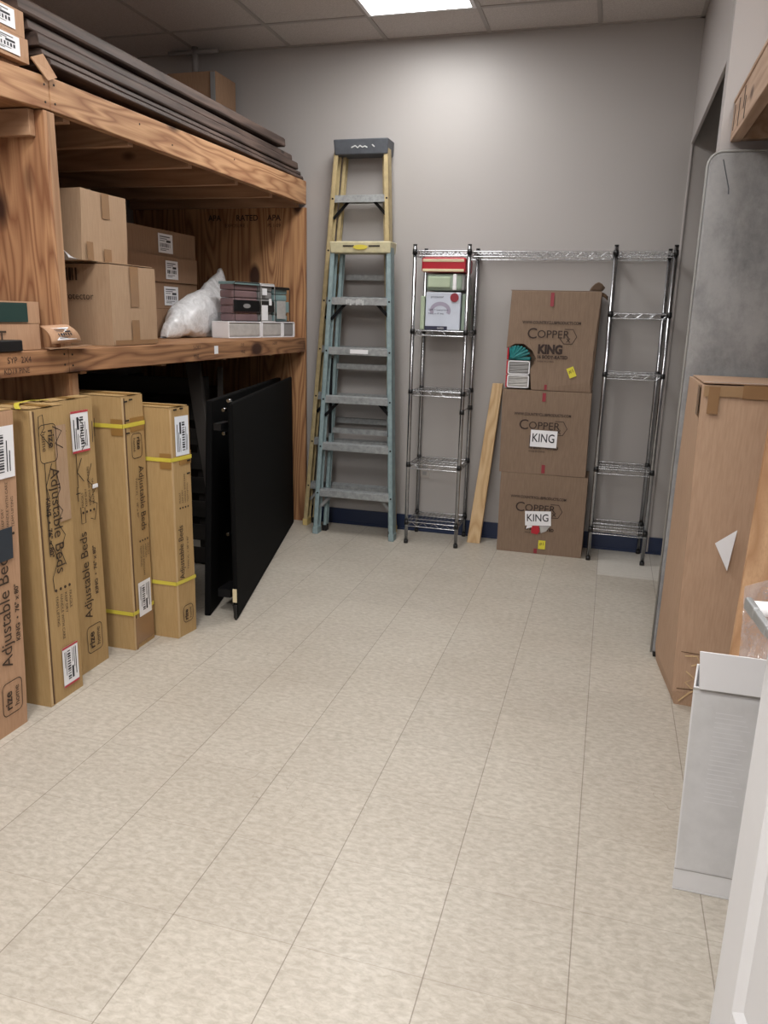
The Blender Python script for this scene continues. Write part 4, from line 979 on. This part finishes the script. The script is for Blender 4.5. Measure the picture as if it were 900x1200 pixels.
# white open box
t = thing('open_box', 'open white cardboard box with its top flap raised, beside the door', 'box', (.45, 2.0, 0))
xa, xb, ya, yb, h = .270, .66, 1.825, 1.965, .560
m = MB(); w = .005
sl = -.012
def wp(x0, x1, y0, y1):
    k = lambda y: .15 * (y - ya)
    m.hexa([(x0 + k(y0), y0), (x1 + k(y0), y0), (x1 + k(y1), y1), (x0 + k(y1), y1)], 0.006, [(x0 + sl + k(y0), y0), (x1 + sl + k(y0), y0), (x1 + sl + k(y1), y1), (x0 + sl + k(y1), y1)], h)
wp(xa, xb, ya, ya + w); wp(xa, xb, yb - w, yb); wp(xa, xa + w, ya + w, yb - w); wp(xb - w, xb, ya + w, yb - w); m.hexa([(xa, ya), (xb, ya), (xb + .02, yb), (xa + .021, yb)], 0, [(xa, ya), (xb, ya), (xb + .02, yb), (xa + .021, yb)], .0058)
m.build('box_body', 'whitebox', t, bevel=.002)
m = MB(); m.hexa([(xa + sl + .010, ya - .024), (xb + sl, ya - .024), (xb + sl, ya - .020), (xa + sl + .010, ya - .020)], .566, [(xa + sl + .000, ya - .030), (xb + sl, ya - .030), (xb + sl, ya - .026), (xa + sl + .000, ya - .026)], .662)
m.build('box_flap', 'white', t, bevel=.001)
0 and None
m = MB(); m.hexa([(xa + sl - .12, ya + .02), (xa + sl, ya + .02), (xa + sl, yb - .02), (xa + sl - .12, yb - .02)], .40, [(xa + sl - .12, ya + .02), (xa + sl, ya + .02), (xa + sl, yb - .02), (xa + sl - .12, yb - .02)], .403)
m = MB(); m.strip([(xa - .012, ya - .001, .555), (xa + .16, ya - .001, .553)], .006, (0, -1, 0)); m.strip([(xa, ya - .001, .062), (xb, ya - .001, .062)], .003, (0, -1, 0)); m.build('crease', 'greylin', t)
m = MB()
for k in range(20): m.quad((xa + .045 - .001, ya - .0012, .50 - .0125 * k), (1, 0, 0), (0, 0, 1), .06 + .02 * ((k * 5) % 4) / 3, .0022)
m.build('fine_print', 'whitebox', t)
m = MB(); m.quad((xa + .004, ya - .0008, .065), (1, 0, 0), (0, 0, 1), xb - xa - .01, .48); m.xf(lambda p: (p[0] + sl * p[2] / h, p[1], p[2])); m.build('grey_panel', 'greyface', t)  # front face covered in a slightly greyer tone than the box card

# upper right timber ledge
t = thing('timber_ledge', 'pale timber overhead ledge shelf fixed high on the right wall', 'shelf', (.9, 2.2, 2.05))
def bm(b, n_, mat='pale'): return b.build(n_, mat, t, bevel=.003)
bm(MB().box(.352, .390, .45, 3.365, 2.050, 2.180), 'front_beam')
for k, y in enumerate((3.327, 2.75, 2.15, 1.55, .95)): bm(MB().box(.391, 1.398, y, y + .038, 2.052, 2.178), 'joist')
bm(MB().box(.350, 1.398, .45, 3.365, 2.181, 2.197), 'deck')
m = MB()
for y, z0_, z1_ in ((3.31, 2.08, 2.165), (3.19, 2.07, 2.16), (3.08, 2.10, 2.17), (3.04, 2.06, 2.13)): m.box(.3508, .352, y, y + .012, z0_, z1_)
m.build('split_mark', 'inkc', t)


# ---------------------------------------------------------------- white door, opened against the right
t = thing('panel_door', 'white panelled door standing open at the lower right, with lever handle', 'door', (.33, .80, 0))
A = V(.268, 1.212, 0); Bh = V(.400, .262, 0); dd = (Bh - A).normalized(); nn = V(-dd.y, dd.x, 0)   # nn points +x
if nn.x < 0: nn = -nn
def dp(s, n, z): q = A + dd * s + nn * n; return (q.x, q.y, z)
W = (Bh - A).length
def dbox(m, s0, s1, n0, n1, z0, z1, mi=0): return m.hexa([dp(s0, n0, z0), dp(s0, n1, z0), dp(s1, n1, z0), dp(s1, n0, z0)], z0, [dp(s0, n0, z1), dp(s0, n1, z1), dp(s1, n1, z1), dp(s1, n0, z1)], z1, mi)
m = MB(); st = .085; rows = [(.01, .33), (.90, 1.04), (1.90, 2.04)]
dbox(m, 0, st, 0, .04, .01, 2.04); dbox(m, W - st, W, 0, .04, .01, 2.04)
for z0, z1 in rows: dbox(m, st, W - st, 0, .04, z0, z1)
leaf = m.build('door_leaf', 'doorw', t, bevel=.002)
for z0, z1 in ((.33, .90), (1.04, 1.90)):
    m = MB(); a = st; b_ = W - st; i = .018
    def bev(p, q, r_, s_): m.add([p, q, r_, s_], [[0, 1, 2, 3]])
    O_ = [dp(a, 0, z0), dp(b_, 0, z0), dp(b_, 0, z1), dp(a, 0, z1)]; I_ = [dp(a + i, .010, z0 + i), dp(b_ - i, .010, z0 + i), dp(b_ - i, .010, z1 - i), dp(a + i, .010, z1 - i)]
    for k in range(4): bev(O_[k], O_[(k + 1) % 4], I_[(k + 1) % 4], I_[k])
    dbox(m, a + i, b_ - i, .010, .030, z0 + i, z1 - i)
    m.build('door_panel', 'doorw', t)
hd = MB(); zc = 1.0; s0 = .055
hd.tube([dp(s0, 0, zc), dp(s0, -.008, zc)], .027, 20)
hnd = hd.build('lever_handle', 'brushed', t)
m = MB(); m.tube([dp(s0, -.008, zc), dp(s0, -.050, zc)], .011, 12); m.build('handle_shank', 'white', hnd)
m = MB(); pts = [dp(s0 - .012, -.053, zc + .004), dp(s0 + .03, -.054, zc + .002), dp(s0 + .07, -.050, zc - .006), dp(s0 + .112, -.042, zc - .014)]
for k in range(3): m.bar(pts[k], V(*pts[k + 1]) + (V(*pts[k + 1]) - V(*pts[k])) * .02, .010, [.019, .017, .014][k], (0, 0, 1))
m.tube([V(*pts[3]) - dd * .004, V(*pts[3]) + dd * .006], [.010, .006], 12); m.build('lever', 'brushed', hnd, bevel=.003)
m = MB()
for z in (.25, 1.0, 1.8): m.tube([dp(W + .002, -.004, z), dp(W + .002, -.004, z + .09)], .006, 8)
m.build('hinge', 'brushed', t)

# ---------------------------------------------------------------- lights, world, look
def area(loc, sx, sy, power, col=(1, .97, .93), rot=(0, 0, 0)):
    l = bpy.data.lights.new('room_light', 'AREA'); l.shape = 'RECTANGLE'; l.size = sx; l.size_y = sy; l.energy = power; l.color = col
    o = bpy.data.objects.new('room_light', l); COL.objects.link(o); o.location = loc; o.rotation_euler = rot; return o
area((-1.135, 3.915, HC - .014), .5, 1.1, 16, (1, .985, .96))
area((-1.135, 1.47, HC - .014), .5, 1.1, 22, (1, .985, .96))
area((.40, 1.60, HC - .014), .5, 1.1, 17, (1, .985, .96))  # fill from the added ledge-side panel
area((-.53, -1.0, HC - .014), .5, 1.1, 85, (1, .97, .93))  # strong fill from the unseen hall panel behind the camera
w = bpy.data.worlds.new('world'); sc.world = w; w.use_nodes = True; w.node_tree.nodes['Background'].inputs[0].default_value = (.9, .92, 1, 1); w.node_tree.nodes['Background'].inputs[1].default_value = .3
sc.view_settings.view_transform = 'Standard'; sc.view_settings.look = 'None'; sc.view_settings.exposure = 0
for o in bpy.data.objects:
    if '_o' in o: del o['_o']
